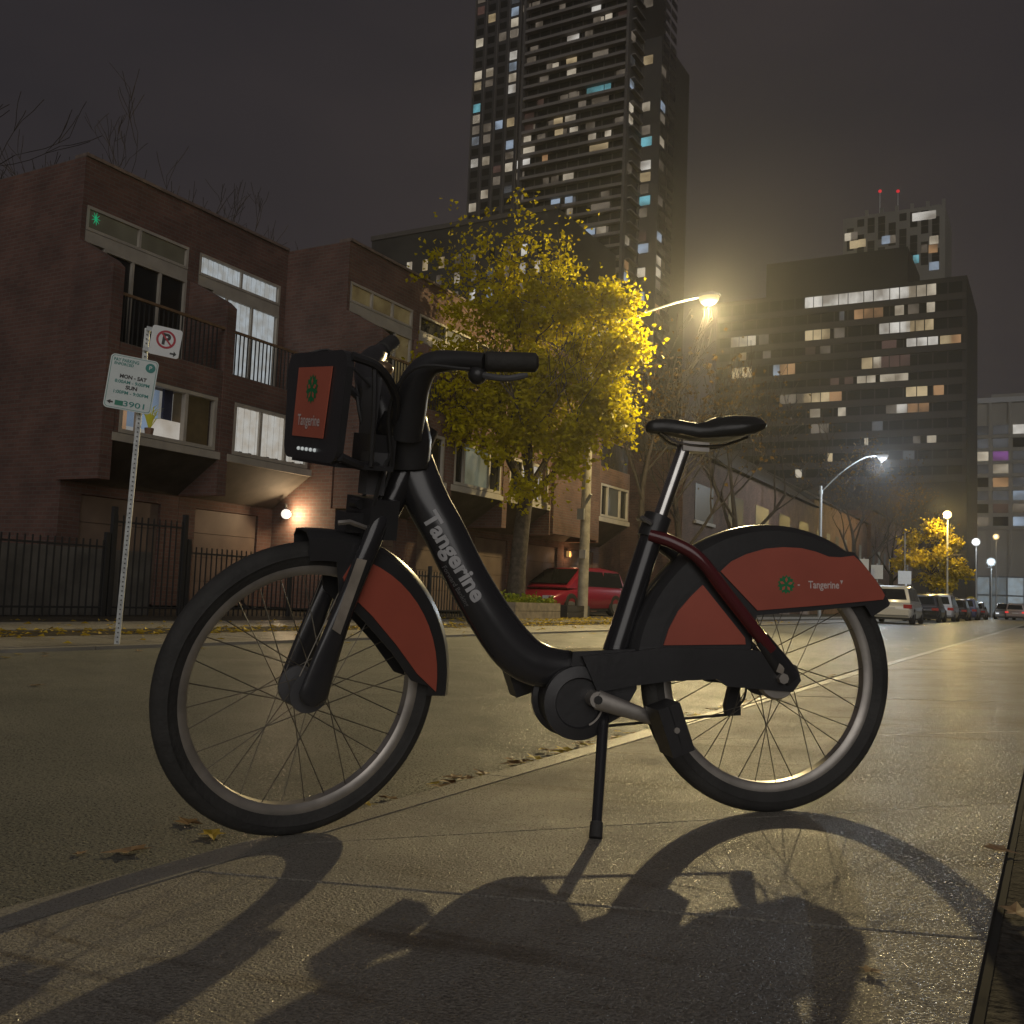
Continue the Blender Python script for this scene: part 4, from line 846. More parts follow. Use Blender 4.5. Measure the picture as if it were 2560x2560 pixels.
# far signs near the white car
for (x, y, w_, h_, X, lab) in ((2160, 1416, 22, 34, -8.6, 'white sign plate, leftmost of the far signs by white suv'), (2193, 1430, 26, 32, -8.3, 'white sign plate, middle of the far signs above white suv'), (2262, 1444, 28, 30, -8.2, 'pale grey sign on tall pole right of the white suv roof')):
    Y = y_at(x, X, 1.5); p = on_y(x, y, Y); t = empty('far_sign', (p.x, Y, FARZ)); tag(t, lab, 'sign', 'far street signs'); d = Y/math.cos(TH)*.9; ww, hh = w_/FPX*d, h_/FPX*d; z = p.z-FARZ
    bm = B(); cyl(bm, (0, 0, 0), (0, 0, z+hh*(.6 if w_ < 28 else 3.4)), .04, 8); obj('pole', bm, polemat if w_ == 28 else galv, t); obj('plate', bx(-ww/2, ww/2, -.07, -.05, z-hh/2, z+hh/2), white, t)
yl = empty('warning_sign', (-5.9-1.4, y_at(2428, -7.3, 0), FARZ)); tag(yl, 'tiny yellow round warning sign far down the street', 'sign'); z = on_y(2428, 1505, yl.location.y).z-FARZ
bm = B(); cyl(bm, (0, 0, 0), (0, 0, z+.4), .05, 6); obj('pole', bm, galv, yl); bm = B(); cyl(bm, (0, -.1, z), (0, -.07, z), .55, 16); obj('disc', bm, mat('sign_yellow', (.55, .42, .03), .5), yl)

# ================================================================== BICYCLE
BO = Vector((-.644, 2.493, 0)); BX = Vector((-.75, -.6614, 0)).normalized(); BY = Vector((0, 0, 1)).cross(BX)
bike = empty('bicycle', BO); bike.rotation_euler = (0, 0, math.atan2(BX.y, BX.x))
tag(bike, 'black share bicycle with red fender panels standing on its kickstand', 'bicycle')
M3 = Matrix((BX, BY, Vector((0, 0, 1))))       # rows: world -> local
def to_l(P): return M3 @ (P-BO)
def bl(x, y, lat=0.0):
    """bike-local point seen at a photo pixel on the plane lat metres to the rider's left"""
    d = ray(x, y); q = BO+BY*lat; t = (q-CAMP).dot(BY)/d.dot(BY); return to_l(CAMP+d*t)
A0 = Vector((1.10, 0, .29)); AX = Vector((-.37, 0, .93)).normalized()
ST = Matrix.Translation(A0) @ Matrix.Rotation(R(24), 4, AX) @ Matrix.Translation(-A0)
blk = mat('black_plastic', (.036, .036, .038), .33, var=.15, vs=6, bump=.05, bs=60)
gloss = mat('black_enamel', (.028, .028, .031), .22, coat=.5, var=.2, vs=3)
rub = mat('tyre_rubber', (.040, .039, .037), .75, var=.25, vs=12, bump=.25, bs=90)
alu = mat('aluminium', (.48, .45, .41), .42, .75, var=.2, vs=14)
spk = mat('spoke_steel', (.16, .145, .12), .45, .6)
chrome = mat('seatpost_steel', (.55, .54, .52), .22, 1.0, var=.12, vs=25)
redp2 = mat('red_panel', (.43, .10, .065), .38, coat=.25, var=.10, vs=5)
orangep = mat('orange_placard', (.54, .14, .085), .45, var=.08, vs=6)
greyl = mat('grey_lettering', (.46, .46, .47), .6, var=.12, vs=30)
dimgrey = mat('dim_lettering', (.13, .13, .135), .6)
greenl = mat('green_emblem', (.015, .20, .07), .5)
pale = mat('pale_lettering', (.70, .58, .55), .6)
refl = mat('worn_reflective_strip', (.34, .30, .25), .55, var=.25, vs=18)
dgrey = mat('dark_grey_plastic', (.10, .10, .105), .5, var=.15, vs=8)
reflect_strut = mat('enamel_red_reflection', (.10, .014, .018), .25, coat=.5)  # black enamel with the red skirt panel's reflection put into its colour
def part(name, bm, m, parent=None, steer=False, smooth=True, bevel=0.0):
    if bevel: bmesh.ops.bevel(bm, geom=[e for e in bm.edges if e.is_manifold and e.calc_face_angle(0) > .5], offset=bevel, segments=2, affect='EDGES', profile=.5)
    if steer: bm.transform(ST)
    return obj(name, bm, m, parent or bike, smooth)
def wheel(name, c, steer, hub_r, label=None):
    wh = empty(name, parent=bike); c = Vector(c)
    prof = [(.284, -.019), (.298, -.025), (.304, -.0262), (.3065, -.0285), (.309, -.0268), (.315, -.0265), (.326, -.020), (.333, -.011), (.3355, 0), (.333, .011), (.326, .020), (.315, .0265), (.309, .0268), (.3065, .0285), (.304, .0262), (.298, .025), (.284, .019), (.281, 0)]
    part('tyre', ringsolid(B(), c, prof, seg=96), rub, wh, steer)
    # tread blocks are a raised, notched band
    prof = [(.262, -.011), (.268, -.016), (.287, -.0185), (.2905, -.0165), (.285, 0), (.2905, .0165), (.287, .0185), (.268, .016), (.262, .011)]
    part('rim', ringsolid(B(), c, prof, seg=96), alu, wh, steer)
    bm = B(); ringsolid(bm, c, [(0, -.062), (.018, -.062), (.018, -.04), (hub_r, -.038), (hub_r, -.030), (hub_r*.55, -.024), (hub_r*.55, .024), (hub_r, .030), (hub_r, .038), (.018, .04), (.018, .062), (0, .062)], seg=28); part('hub', bm, dgrey, wh, steer)
    n = 32
    for i in range(n):
        a = 2*math.pi*(i+.5)/n; s = 1 if i % 2 else -1; sw = 1 if (i//2) % 2 else -1; ha = a+sw*R(62)
        p0 = c+Vector((hub_r*.9*math.cos(ha), s*.034, hub_r*.9*math.sin(ha))); p1 = c+Vector((.265*math.cos(a), s*.004, .265*math.sin(a)))
        bm = B(); tube(bm, [p0, p1], .00125, 4, cap=False); part('spoke', bm, spk, wh, steer)
    bm = B(); tube(bm, [c+Vector((.262*math.cos(.9), 0, .262*math.sin(.9))), c+Vector((.235*math.cos(.9), 0, .235*math.sin(.9)))], .003, 6); part('valve', bm, iron, wh, steer)
    return wh
RC = Vector((-.005, 0, .335)); FC = Vector((1.14, 0, .284))
wheel('rear_wheel', RC, False, .052); wheel('front_wheel', FC, True, .046)
# roller brake drum at the rear, and front hub shell
part('brake_drum', ringsolid(B(), RC, [(0, .040), (.05, .040), (.055, .046), (.050, .058), (0, .060)], seg=28), alu)
def fender(name, c, R1, a0, a1, skirt, steer):
    R_ = R1; prof = [(skirt, -.046), (R_-.018, -.045), (R_-.003, -.030), (R_, 0), (R_-.003, .030), (R_-.018, .045), (skirt, .046), (skirt, .0425), (R_-.020, .0415), (R_-.007, .027), (R_-.004, 0), (R_-.007, -.027), (R_-.020, -.0415), (skirt, -.0425)]
    return part(name, ringsolid(B(), c, prof, a0, a1, 64, False), blk, None, steer)
fr_ = fender('rear_fender', RC, .381, R(8), R(149), .306, False)
ff_ = fender('front_fender', FC, .366, R(84), R(184), .298, True)
def plate(name, pts, y0, y1, m, parent, steer=False, bevel=.0015):
    bm = B(); prism(bm, pts, 'y', y0, y1); return part(name, bm, m, parent, steer, False, bevel)
PF = [(.293,.406),(.281,.445),(.258,.489),(.227,.525),(.196,.555),(.082,.43),(.08,.414)]
PR = [(.150,.590),(.122,.616),(.082,.636),(.031,.652),(-.017,.658),(-.065,.658),(-.106,.651),(-.142,.640),(-.176,.640),(-.212,.646),(-.244,.620),(-.277,.584),(-.301,.549),(-.296,.538),(-.14,.519),(.050,.498)]
for s in (1, -1):
    y0, y1 = (.0465, .0505) if s > 0 else (-.0505, -.0465)
    plate('skirt_panel', PF, y0, y1, redp2, fr_); plate('skirt_panel', PR, y0, y1, redp2, fr_)
    ys = s*.066
    bm = B(); tube(bm, spline([(.325, s*.02, .672), (.275, s*.045, .655), (.214, ys, .618), (.14, ys, .535), (.02, ys, .402)], 6), .0165, 12); part('seat_stay', bm, reflect_strut if s > 0 else gloss)
    bm = B(); tube(bm, [(.045, ys, .43), (-.012, ys, .362), (-.04, ys*.98, .333)], [.020, .026, .024], 12, ry=[.014, .014, .012], ref=(0, 1, 0)); part('dropout', bm, gloss)
    bm = B(); cyl(bm, (-.008, s*.06, .335), (-.008, s*.082, .335), .013, 8); part('axle_nut', bm, alu)
plate('sticker', [(.012, .352), (-.006, .345), (-.010, .362), (.004, .372)], .079, .0795, refl, None, bevel=0)
# front skirt panel: segment between the fender and a chord
pts = [(FC.x+.318*math.cos(R(a)), FC.z+.318*math.sin(R(a))) for a in range(104, 183, 6)]
inner = [(FC.x-.262, FC.z+.035), (FC.x-.20, FC.z+.105), (FC.x-.13, FC.z+.175), (FC.x-.062, FC.z+.232), (FC.x-.050, FC.z+.262)]
for s in (1, -1):
    y0, y1 = (.0465, .0505) if s > 0 else (-.0505, -.0465); plate('skirt_panel', pts+inner, y0, y1, redp2, ff_, True)
    pb_ = [(FC.x+.305*math.cos(R(a)), FC.z+.305*math.sin(R(a))) for a in range(96, 186, 6)]+[(FC.x-.262+.012, FC.z+.018), (FC.x-.19, FC.z+.088), (FC.x-.115, FC.z+.160), (FC.x-.046, FC.z+.222)]
    plate('skirt_backing', pb_, y0-.004*s, y1-.0042*s, blk, ff_, True)
    pb_ = [(.305,.398),(.290,.455),(.262,.505),(.215,.556),(.16,.60),(.08,.645),(-.02,.668),(-.11,.662),(-.215,.655),(-.305,.555),(-.30,.528),(-.14,.507),(.05,.486),(.065,.40)]
    plate('skirt_backing', pb_, y0-.004*s, y1-.0042*s, blk, fr_)
# main frame
cl_ = [(.915,0,.815),(.875,0,.725),(.83,0,.652),(.775,0,.553),(.715,0,.462),(.655,0,.388),(.60,0,.352),(.53,0,.340),(.42,0,.340)]
hwz = [.050,.052,.051,.051,.053,.056,.053,.048,.045]; hwy = [.034,.036,.038,.039,.040,.040,.040,.038,.036]
bm = B(); tube(bm, spline(cl_, 6), lerp_list(hwz, 6), 24, ry=lerp_list(hwy, 6), ref=(0, 1, 0), power=2.3); dt_ = part('down_tube', bm, gloss)
bm = B(); tube(bm, [(.888, 0, .90), (.905, 0, .86), (.975, 0, .685)], [.034, .036, .034], 16); part('head_tube', bm, gloss)
bm = B(); tube(bm, [(.418, 0, .30), (.395, 0, .40), (.30, 0, .715)], [.036, .030, .028], 16); part('seat_tube', bm, gloss)
bm = B(); tube(bm, [(.316, 0, .665), (.297, 0, .722)], [.034, .034], 16); part('seat_clamp', bm, blk); 
bm = B(); tube(bm, [(.325, .03, .70), (.350, .03, .712), (.338, -.03, .716)], .007, 6); part('clamp_lever', bm, chrome)
bm = B(); tube(bm, [(.299, 0, .70), (.231, 0, .905)], .0172, 18); sp_ = part('seat_post', bm, chrome)
bm = B(); box(bm, .175, .245, -.022, .022, .888, .912); part('saddle_clamp', bm, alu, sp_, bevel=.006)
for s in (1, -1): bm = B(); tube(bm, spline([(.30, s*.008, .93), (.25, s*.02, .905), (.15, s*.025, .905), (.08, s*.04, .93)], 4), .0036, 6); part('saddle_rail', bm, chrome, sp_)
# saddle: lofted cross sections from nose to tail
sec = [(.336,.937,.947,.006),(.330,.926,.957,.016),(.318,.922,.963,.021),(.287,.922,.967,.024),(.253,.918,.966,.029),(.208,.912,.961,.040),(.183,.910,.967,.052),(.159,.909,.979,.066),(.116,.912,.987,.083),(.075,.922,.989,.090),(.052,.936,.984,.082),(.040,.950,.972,.060),(.036,.958,.964,.03)]
rings = []
for u, zb, zt, hw_ in sec:
    zc, hz_ = (zb+zt)/2, (zt-zb)/2; ring = []
    for k in range(20):
        a = 2*math.pi*k/20; ca, sa = math.cos(a), math.sin(a); yy = math.copysign(abs(ca)**.75, ca)*hw_; zz = zc+math.copysign(abs(sa)**.85, sa)*hz_
        if sa < 0: zz = zc-abs(sa)**.8*hz_*(.35+.65*abs(ca)); 
        ring.append(Vector((u, yy, zz-.010*(abs(yy)/.09)**2 if sa > 0 else zz)))
    rings.append(ring)
part('saddle', loft(B(), rings), mat('saddle_vinyl', (.030, .031, .032), .34, var=.15, vs=10, bump=.08, bs=120))
# chain case, both sides, and bottom bracket
CASE = [(.50,.375),(.371,.390),(.296,.402),(.066,.402),(.02,.392),(-.05,.366),(-.062,.330),(-.04,.302),(.083,.309),(.13,.312),(.16,.329),(.278,.322),(.372,.309),(.46,.292)]
plate('chain_guard', CASE, .052, .066, blk, None, bevel=.004); plate('chain_guard', CASE, -.080, -.056, blk, None, bevel=.004)
plate('bottom_bracket', [(.52,.385),(.365,.395),(.358,.30),(.395,.235),(.46,.20),(.52,.26)], -.05, .05, blk, None, bevel=.012)
cc = bl(1447, 1757, .05); part('chainring_guard', ringsolid(B(), (cc.x, 0, cc.z), [(0, -.078), (.080, -.078), (.088, -.065), (.090, -.045), (.078, -.040), (.078, .040), (.088, .046), (.086, .058), (.060, .062), (.056, .052), (0, .052)], seg=40), blk)
bm = B(); ringsolid(bm, (cc.x, 0, cc.z), [(.052, .0625), (.0565, .0625), (.0565, .0645), (.052, .0645)], R(195), R(245), 10, False); part('guard_trim', bm, alu)
k0, k1 = bl(1492, 1749, .085), bl(1634, 1796, .095)
bm = B(); cyl(bm, (k0.x, .04, k0.z), (k0.x, .094, k0.z), .019, 14); cr_ = part('crank', bm, alu)
bm = B(); tube(bm, [(k0.x+.006, .085, k0.z+.002), (k0.x, .088, k0.z), k0*.45+k1*.55, k1], [.012, .023, .019, .015], 14, ry=[.006, .010, .009, .008], ref=(0, 1, 0)); part('crank_arm', bm, alu, cr_)
bm = B(); cyl(bm, (k0.x, .096, k0.z), (k0.x, .0985, k0.z), .010, 12); part('bolt_cap', bm, iron, cr_)
bm = B(); tube(bm, [(k0.x, -.09, k0.z), (2*k0.x-k1.x, -.095, 2*k0.z-k1.z)], [.018, .012], 12, ry=[.009, .008], ref=(0, 1, 0)); part('crank_arm', bm, alu, cr_)
def pedal(c, sgn):
    o = empty('pedal', parent=bike); d = Vector((.35, 0, .94)).normalized(); e = Vector((.94, 0, -.35)).normalized(); ex = Vector((0, sgn, 0))
    bm = B(); cyl(bm, c, c+ex*.10, .007, 8); part('spindle', bm, alu, o)
    for q in (-1, 1):
        bm = B(); pc = c+ex*.055
        vs = [pc+d*(a*.056)+e*(q*.013+b_*.014)+ex*(l_*.042) for a, b_, l_ in ((-1,-1,-1),(1,-1,-1),(1,1,-1),(-1,1,-1),(-1,-1,1),(1,-1,1),(1,1,1),(-1,1,1))]; v = [bm.verts.new(p) for p in vs]
        for f in ((0,3,2,1),(4,5,6,7),(0,1,5,4),(1,2,6,5),(2,3,7,6),(3,0,4,7)): bm.faces.new([v[i] for i in f])
        part('tread', bm, blk, o, bevel=.004)
pedal(k1+Vector((-.014, .012, -.012)), 1); pedal(Vector((2*k0.x-k1.x, -.11, 2*k0.z-k1.z)), -1)
# chain tensioner hanging under the rear hub, and the lower chain run
t0, t1 = bl(1836, 1715, -.065), bl(1832, 1768, -.065)
plate('tensioner', [(t0.x+.014, t0.z), (t0.x-.012, t0.z), (t1.x-.020, t1.z+.006), (t1.x-.020, t1.z-.020), (t1.x+.018, t1.z-.022), (t1.x+.022, t1.z+.004)], -.078, -.060, blk, None, bevel=.003)
bm = B(); tube(bm, [(t1.x, -.07, t1.z-.018), bl(1700, 1797, -.07), (cc.x-.02, -.07, cc.z-.078)], .0042, 6); part('chain', bm, iron)
bm = B(); tube(bm, spline([(t1.x-.012, -.07, t1.z), (t1.x-.035, -.075, t1.z+.02), (t1.x-.04, -.07, t1.z+.06)], 4), .003, 6); part('chain', bm, iron)
# kickstand
kt = bl(1509, 1800, .045); kf = to_l(on_walk(1489, 2098)); kf.z += .008
bm = B(); tube(bm, [kt+Vector((0, 0, .02)), kt*.5+kf*.5, kf], [.0135, .0125, .0115], 12); ks = part('kickstand', bm, gloss)
bm = B(); tube(bm, [kf+(kt-kf).normalized()*.03, kf-Vector((0, 0, .006))], [.014, .015], 12); part('foot', bm, rub, ks)
# fork
for s in (1, -1):
    bm = B(); tube(bm, spline([(1.000, s*.040, .712), (1.030, s*.058, .640), (1.085, s*.060, .48), (1.118, s*.060, .37), (FC.x, s*.060, FC.z), (FC.x+.004, s*.060, FC.z-.022)], 4), lerp_list([.024, .024, .024, .031, .036, .014], 4), 16, ry=lerp_list([.018, .018, .015, .014, .012, .010], 4), ref=(0, 1, 0)); fk_ = part('fork_blade', bm, gloss, None, True)
    if s > 0: plate('reflective_strip', [(1.050, .590), (1.074, .594), (1.118, .436), (1.098, .424)], .0765, .0785, refl, fk_, True, 0)
bm = B(); box(bm, .975, 1.045, -.066, .066, .635, .725); part('fork_crown', bm, blk, None, True, bevel=.02)
bm = B(); tube(bm, [(1.052, -.02, .71), (1.05, .02, .71)], .012, 8); box(bm, 1.04, 1.085, -.03, .03, .645, .69); part('brake_arm', bm, blk, None, True, bevel=.006)
bm = B(); tube(bm, [(1.03, .05, .655), (1.09, .055, .672), (1.115, .05, .668)], .006, 6); part('fender_stay', bm, alu, None, True)
# stem cover, handlebar
bm = B(); tube(bm, spline([(.925, 0, .80), (.935, 0, .86), (.955, 0, .905), (.965, 0, .935)], 3), lerp_list([.045, .056, .056, .030], 3), 18, ry=lerp_list([.050, .060, .070, .060], 3), ref=(0, 1, 0)); part('stem_cover', bm, blk, None, True)
NB = [(.961, .035, .870), (.968, .055, .935), (.972, .080, .995), (.958, .115, 1.036), (.925, .165, 1.048), (.886, .225, 1.050)]; NE = (.785, .281, 1.0605)
FB = [(.961, -.035, .870), (.982, -.065, .935), (.990, -.105, .985), (.975, -.160, 1.030), (.940, -.205, 1.062), (.905, -.240, 1.084)]; FE = (.854, -.285, 1.116)
for s, pts_, end, rr_ in ((1, NB, NE, [.040, .040, .036, .027, .022, .0185]), (-1, FB, FE, [.040, .040, .039, .036, .030, .0185])):
    bm = B(); tube(bm, spline(pts_, 5), lerp_list(rr_, 5), 16, ry=lerp_list([r*.93 for r in rr_], 5), ref=(0, 1, 0)); hb = part('handlebar', bm, blk, None, True)
    a, b_ = Vector(pts_[-1]), Vector(end); bm = B(); tube(bm, [a, a*.96+b_*.04, a*.05+b_*.95, b_], [.0185, .0225, .021, .014], 16); part('grip', bm, rub, hb, True)
    q = a*.8+Vector(pts_[-2])*.2+Vector((0, 0, -.030)); bm = B(); bmesh.ops.create_uvsphere(bm, u_segments=12, v_segments=8, radius=.021, matrix=Matrix.Translation(q)); part('lever_pivot', bm, blk, hb, True)
    bm = B(); tube(bm, spline([q+Vector((.008, -s*.01, .004)), q*.55+b_*.45+Vector((.02, s*.03, -.022)), q*.25+b_*.75+Vector((.01, s*.035, -.022))], 4), [.007]*8+[.005], 8); part('brake_lever', bm, dgrey, hb, True)
    bm = B(); tube(bm, spline([q+Vector((.02, 0, .01)), (1.01, s*.14, 1.02), (1.03, s*.08, .93), (1.0, s*.05, .80), (1.02, s*.04, .70)], 5), .0045, 6); part('brake_cable', bm, iron, hb, True)
bm = B(); bmesh.ops.create_uvsphere(bm, u_segments=16, v_segments=10, radius=.026, matrix=Matrix.Translation((.972, -.09, 1.028)) @ Matrix.Diagonal((1, 1, .7, 1))); part('bell', bm, mat('bell_brass', (.45, .32, .20), .3, .8), None, True)
bm = B(); prism(bm, [(-.075, .86), (.0, .86), (.01, 1.0), (-.085, 1.0)], 'x', 1.02, 1.026); part('console_plate', bm, dgrey, None, True, False, .002)
# cable guide and front lamp bracket beside the head tube
bm = B(); box(bm, 1.015, 1.06, .02, .062, .735, .83); part('cable_guide', bm, dgrey, None, True, bevel=.012)
bm = B(); box(bm, .99, 1.05, -.05, .05, .80, .87); part('mount_block', bm, blk, None, True, bevel=.015)
bm = B(); tube(bm, spline([(1.0, .05, .84), (1.03, .07, .78), (1.04, .06, .70)], 4), .005, 6); part('brake_cable', bm, iron, None, True)
# luggage rack with the placard
bk = empty('front_rack', parent=bike)
fp = [(y*1.0, z) for y, z in rrect(.325, .238, .035)]
fp = [(y*(.92 if z < 0 else 1.0)-.004, .918+z) for y, z in fp]
bm = B(); prism(bm, fp, 'x', 1.160, 1.176); part('front_frame', bm, blk, bk, True, False, .004)
pl_ = [(-.092, 1.003), (.092, 1.003), (.074, .849), (-.098, .849)]
bm = B(); prism(bm, pl_, 'x', 1.1775, 1.1800); pc_ = part('placard', bm, orangep, bk, True, False)
for s in (1, -1):
    bm = B(); tube(bm, spline([(1.165, s*.155, 1.025), (1.10, s*.150, 1.01), (1.03, s*.10, .96), (1.0, s*.05, .90)], 4), .010, 8); part('side_arm', bm, blk, bk, True)
    bm = B(); tube(bm, spline([(1.165, s*.140, .815), (1.11, s*.12, .80), (1.04, s*.06, .80)], 4), .010, 8); part('side_arm', bm, blk, bk, True)
    bm = B(); tube(bm, spline([(1.11, s*.150, 1.015), (1.10, s*.146, .93), (1.085, s*.125, .80)], 4), .006, 6); part('side_arm', bm, blk, bk, True)
bm = B(); box(bm, 1.03, 1.165, -.125, .125, .792, .802); part('tray', bm, blk, bk, True, False, .003)
bm = B(); tube(bm, spline([(1.168, -.08, 1.035), (1.11, -.06, 1.045), (1.0, -.03, .96)], 4), .004, 6); part('elastic_cord', bm, iron, bk, True)
led = mat('front_led', (.5, .5, .5), emit=(.9, .97, .95), es=.32)
for i in range(5): bm = B(); bmesh.ops.create_uvsphere(bm, u_segments=8, v_segments=6, radius=.0042, matrix=Matrix.Translation((1.178, -.058+i*.023, .822))); part('led', bm, led, bk, True)
def star(r, n=14, k=.78): return [(r*(1 if i % 2 else k)*math.cos(math.pi*i/n), r*(1 if i % 2 else k)*math.sin(math.pi*i/n)) for i in range(2*n)]
def seed(parent, M4, r):
    poly(parent, star(r), M4, .0, greenl, 'emblem')
    for i in range(5):
        a = R(90+72*i); c0 = Vector((math.cos(a), math.sin(a))); c1 = Vector((-c0.y, c0.x))
        poly(parent, [tuple(c0*r*.2), tuple(c0*r*.5+c1*r*.16), tuple(c0*r*.78), tuple(c0*r*.5-c1*r*.16)], M4, .0006, orangep, 'emblem_petal')
# lettering on the placard (steered)
MP = ST @ frame4((1.1808, 0, 0), (0, 1, 0), (0, 0, 1))
seed(pc_, MP @ Matrix.Translation((-.004, .955, 0)), .033)
text(pc_, 'Tangerine', MP @ Matrix.Translation((-.008, .885, .0003)), .034, pale, offset=.0006, width=.125)
# lettering on the rear fender
MR = frame4((0, .0512, 0), (-1, 0, 0), (0, 0, 1))
e0 = bl(1550+1145*.3623, 1280+500*.3623, .05); seed(fr_, frame4((e0.x, .0512, e0.z), (-1, 0, -.02), (-.02, 0, 1)), .024)
e1 = bl(1550+1405*.3623, 1280+505*.3623, .05); text(fr_, 'Tangerine', frame4((e1.x, .0512, e1.z), (-1, 0, .03), (.03, 0, 1)), .026, pale, offset=.0005, width=.085)
poly(fr_, [(-.004, .004), (.0, -.006), (.004, .004)], frame4((e1.x-.049, .0512, e1.z+.010), (-1, 0, 0), (0, 0, 1)), 0, pale, 'emblem_tip')
poly(fr_, [(-.003, .0015), (.003, .0015), (.003, -.0015), (-.003, -.0015)], frame4(((e0.x*2+e1.x)/3, .0512, e0.z), (-1, 0, 0), (0, 0, 1)), 0, pale, 'emblem_dash')
# lettering along the down tube, wrapped on its side
def tube_text(s, a, b, size, off, m, width, bold):
    a, b = bl(*a, .036), bl(*b, .036); xd = (b-a); xd.y = 0; xd.normalize(); yd = Vector((xd.z, 0, -xd.x)); yd = yd if yd.z > 0 else -yd
    c = (a+b)/2; c.y = 0; o = text(dt_, s, frame4(c, xd, yd), size, m, offset=bold, width=width); me = o.data
    bs_ = B(); bs_.from_mesh(me); bmesh.ops.triangulate(bs_, faces=bs_.faces)
    for _ in range(3):
        le = [e for e in bs_.edges if e.calc_length() > .004]
        if le: bmesh.ops.subdivide_edges(bs_, edges=le, cuts=1); bmesh.ops.triangulate(bs_, faces=bs_.faces)
    bs_.to_mesh(me); bs_.free()
    cen = [Vector(p) for p in spline(cl_, 6)]; hz = lerp_list(hwz, 6); hy = lerp_list(hwy, 6)
    for v in me.vertices:
        i = min(range(len(cen)), key=lambda q: (v.co.x-cen[q].x)**2+(v.co.z-cen[q].z)**2)
        t = (cen[min(i+1, len(cen)-1)]-cen[max(i-1, 0)]).normalized(); nn = Vector((-t.z, 0, t.x)); k = max(-.97, min(.97, (Vector((v.co.x, 0, v.co.z))-cen[i]).dot(nn)/hz[i]))
        v.co.y = hy[i]*(1-abs(k)**2.3)**(1/2.3)+.0012
    me.update()
tube_text('Tangerine', (1082, 1306), (1186, 1478), .052, 0, greyl, .235, .0018)
tube_text('Forward Banking', (1112, 1418), (1168, 1512), .014, 0, dimgrey, .108, .0002)
q = bl(1208, 1497, .036); M4 = frame4((q.x, .0365, q.z), (-1, 0, 0), (0, 0, 1)); poly(dt_, [(-.012, -.008), (.012, -.006), (.004, .016)], M4, .0, greyl, 'emblem_tip')

# ================================================================== FALLEN LEAVES
leaf_c = [leaf_mat('fallen_yellow', (.40, .28, .03), (.58, .43, .06), .15), leaf_mat('fallen_tan', (.30, .19, .10), (.42, .29, .17), .1), leaf_mat('fallen_brown', (.16, .09, .04), (.26, .16, .07), .1)]
def leaf_mesh(k, sd):
    rg = random.Random(sd); out_ = []
    for i in range(10):
        a = math.pi*2*i/10; r_ = (1.0 if i % 2 == 0 else .52)*(1.25 if i == 0 else 1)*rg.uniform(.85, 1.1); out_.append(Vector((r_*math.cos(a), r_*math.sin(a)*.8, .12+.22*abs(math.sin(a*1.5+sd))*rg.uniform(.3, 1))))
    vs = [Vector((0, 0, .05))]+out_; return vs, [(0, i+1, (i+1) % 10+1) for i in range(10)]
LM = []
for k in range(3):
    for sd_ in range(3):
        vs, fs = leaf_mesh(k, k*5+sd_); me = bpy.data.meshes.new('fallen_leaf'); me.from_pydata([tuple(v) for v in vs], [], fs); me.materials.append(leaf_c[k]); LM.append(me)
def leaf_at(p, s, label, group=None, i=None, rz=None):
    o = link('fallen_leaf', LM[rnd.randrange(9) if i is None else i]); o.location = p; o.scale = (s, s, s*.6); o.rotation_euler = (rnd.uniform(-.12, .12), rnd.uniform(-.12, .12), rnd.uniform(0, 6.28) if rz is None else rz); tag(o, label, 'leaf', group)
leaf_at(on_z(325, 2130, ROADZ+.004), .052, 'large tan leaf on the road by the curb, left of front wheel', None, 3)
leaf_at(on_z(200, 2134, ROADZ+.004), .020, 'tiny tan leaf on the road at the far left by the curb', None, 4)
leaf_at(on_z(470, 2058, ROADZ+.004), .045, 'brown-yellow leaf in the gutter just left of the front tyre', None, 6)
leaf_at(on_z(530, 2088, ROADZ+.004), .045, 'yellow leaf in the gutter under the front tyre', None, 0)
leaf_at(on_z(90, 1714, ROADZ+.004), .05, 'tan leaf alone on the asphalt at the far left', None, 5)
leaf_at(on_z(1365, 1602, ROADZ+.004), .05, 'orange-brown leaf alone on the road above the frame bend', None, 7)
leaf_at(on_walk(2175, 2437)+Vector((0, 0, .004)), .022, 'small tan leaf on the sidewalk at the bottom right', None, 3)
leaf_at(on_walk(2495, 2130)+Vector((0, 0, .004)), .035, 'upper of two tan leaves at the sidewalk right edge', None, 4)
leaf_at(on_walk(2540, 2288)+Vector((0, 0, .004)), .035, 'lower of two tan leaves at the sidewalk right edge', None, 5)
leaf_at(on_walk(1780, 1935)+Vector((0, 0, .004)), .016, 'tiny brown leaf on the sidewalk seen through the rear wheel', None, 8)
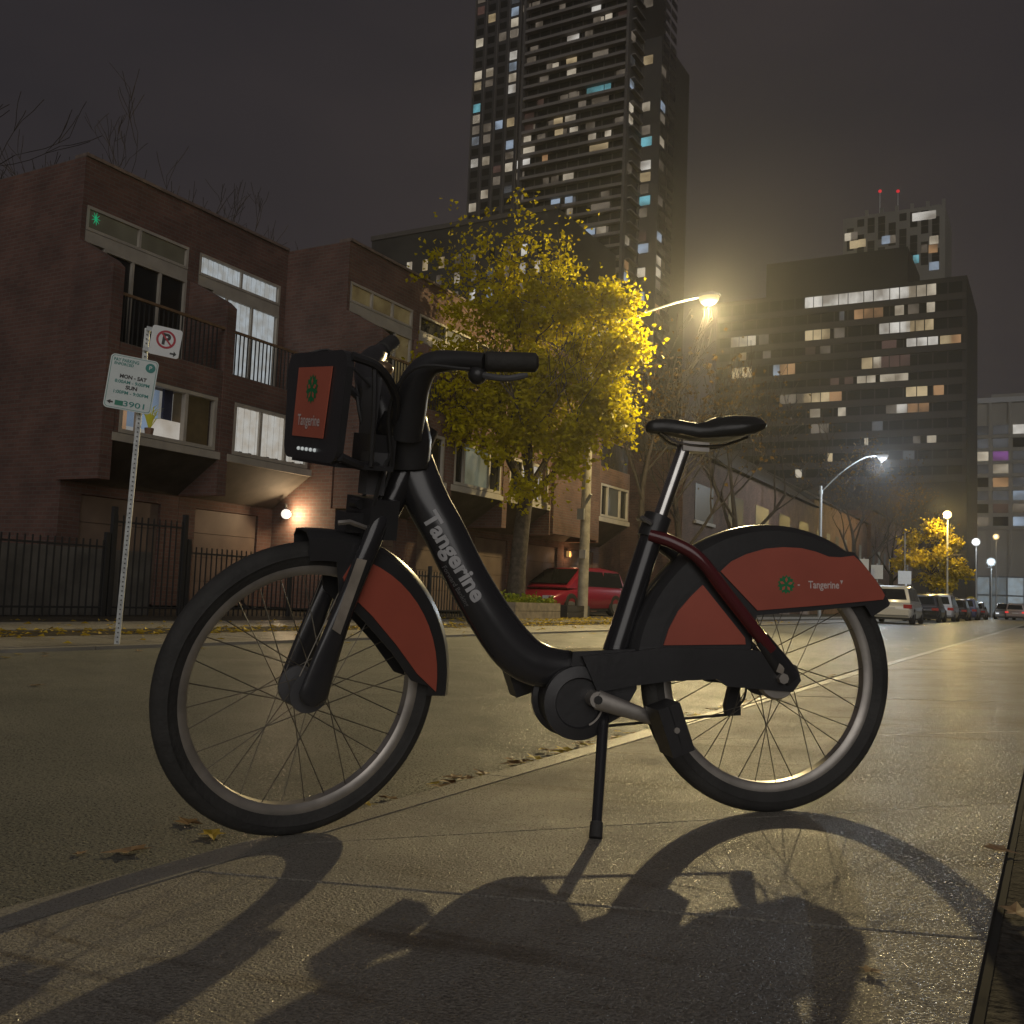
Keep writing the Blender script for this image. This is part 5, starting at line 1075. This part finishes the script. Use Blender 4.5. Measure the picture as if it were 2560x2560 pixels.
for i in range(110):
    y = 1.9+abs(rnd.gauss(0, 3.6)) if i % 3 else rnd.uniform(2.6, 6.5); x = -1.64-abs(rnd.gauss(0, .06))
    leaf_at((x, y, ROADZ+.004+rnd.uniform(0, .012)), rnd.uniform(.024, .048), 'small yellow fallen leaf lying in the gutter along near curb', 'fallen leaves in the near gutter')
for i in range(26):
    leaf_at((rnd.uniform(-7.08, -6.6), rnd.uniform(2.5, 16), ROADZ+.005), rnd.uniform(.03, .06), 'fallen leaf lying in the gutter along the far curb', 'fallen leaves in the far gutter')
vs, fs = [], []
for i in range(2800):
    if i % 2: p = Vector((rnd.uniform(-9.6, -8.4), rnd.uniform(-2, 30), FARZ+.006))
    elif i % 4: p = Vector((rnd.gauss(-10.6, .5), rnd.gauss(22, 2.6), FARZ+.012))
    else: p = Vector((rnd.uniform(-11.4, -7.3), rnd.uniform(-2, 34), FARZ+.012))
    k = len(vs); a = rnd.uniform(0, 6.28); s = rnd.uniform(.025, .06); d = Vector((math.cos(a), math.sin(a), 0)); e = Vector((-d.y, d.x, 0))
    vs += [p-d*s, p+e*s*.6+Vector((0, 0, rnd.uniform(0, .03))), p+d*s, p-e*s*.6+Vector((0, 0, rnd.uniform(0, .02)))]; fs.append((k, k+1, k+2, k+3))
tag(data('leaf_litter', vs, fs, leaf_c[0]), 'scattered yellow leaf litter on the far verge and sidewalk', 'leaf litter', kind='stuff')

# ================================================================== NIGHT HAZE
hz_m = bpy.data.materials.new('haze'); hz_m.use_nodes = True; n = hz_m.node_tree.nodes; n.clear(); o_ = n.new('ShaderNodeOutputMaterial'); v_ = n.new('ShaderNodeVolumePrincipled')
v_.inputs['Color'].default_value = (.9, .9, .9, 1); v_.inputs['Density'].default_value = .0005; v_.inputs['Anisotropy'].default_value = .82
hz_m.node_tree.links.new(v_.outputs['Volume'], o_.inputs['Volume'])
tag(obj('haze', bx(-305, 305, -65, 565, -1.2, 150), hz_m), 'thin pale night haze filling the street', 'haze', kind='stuff')
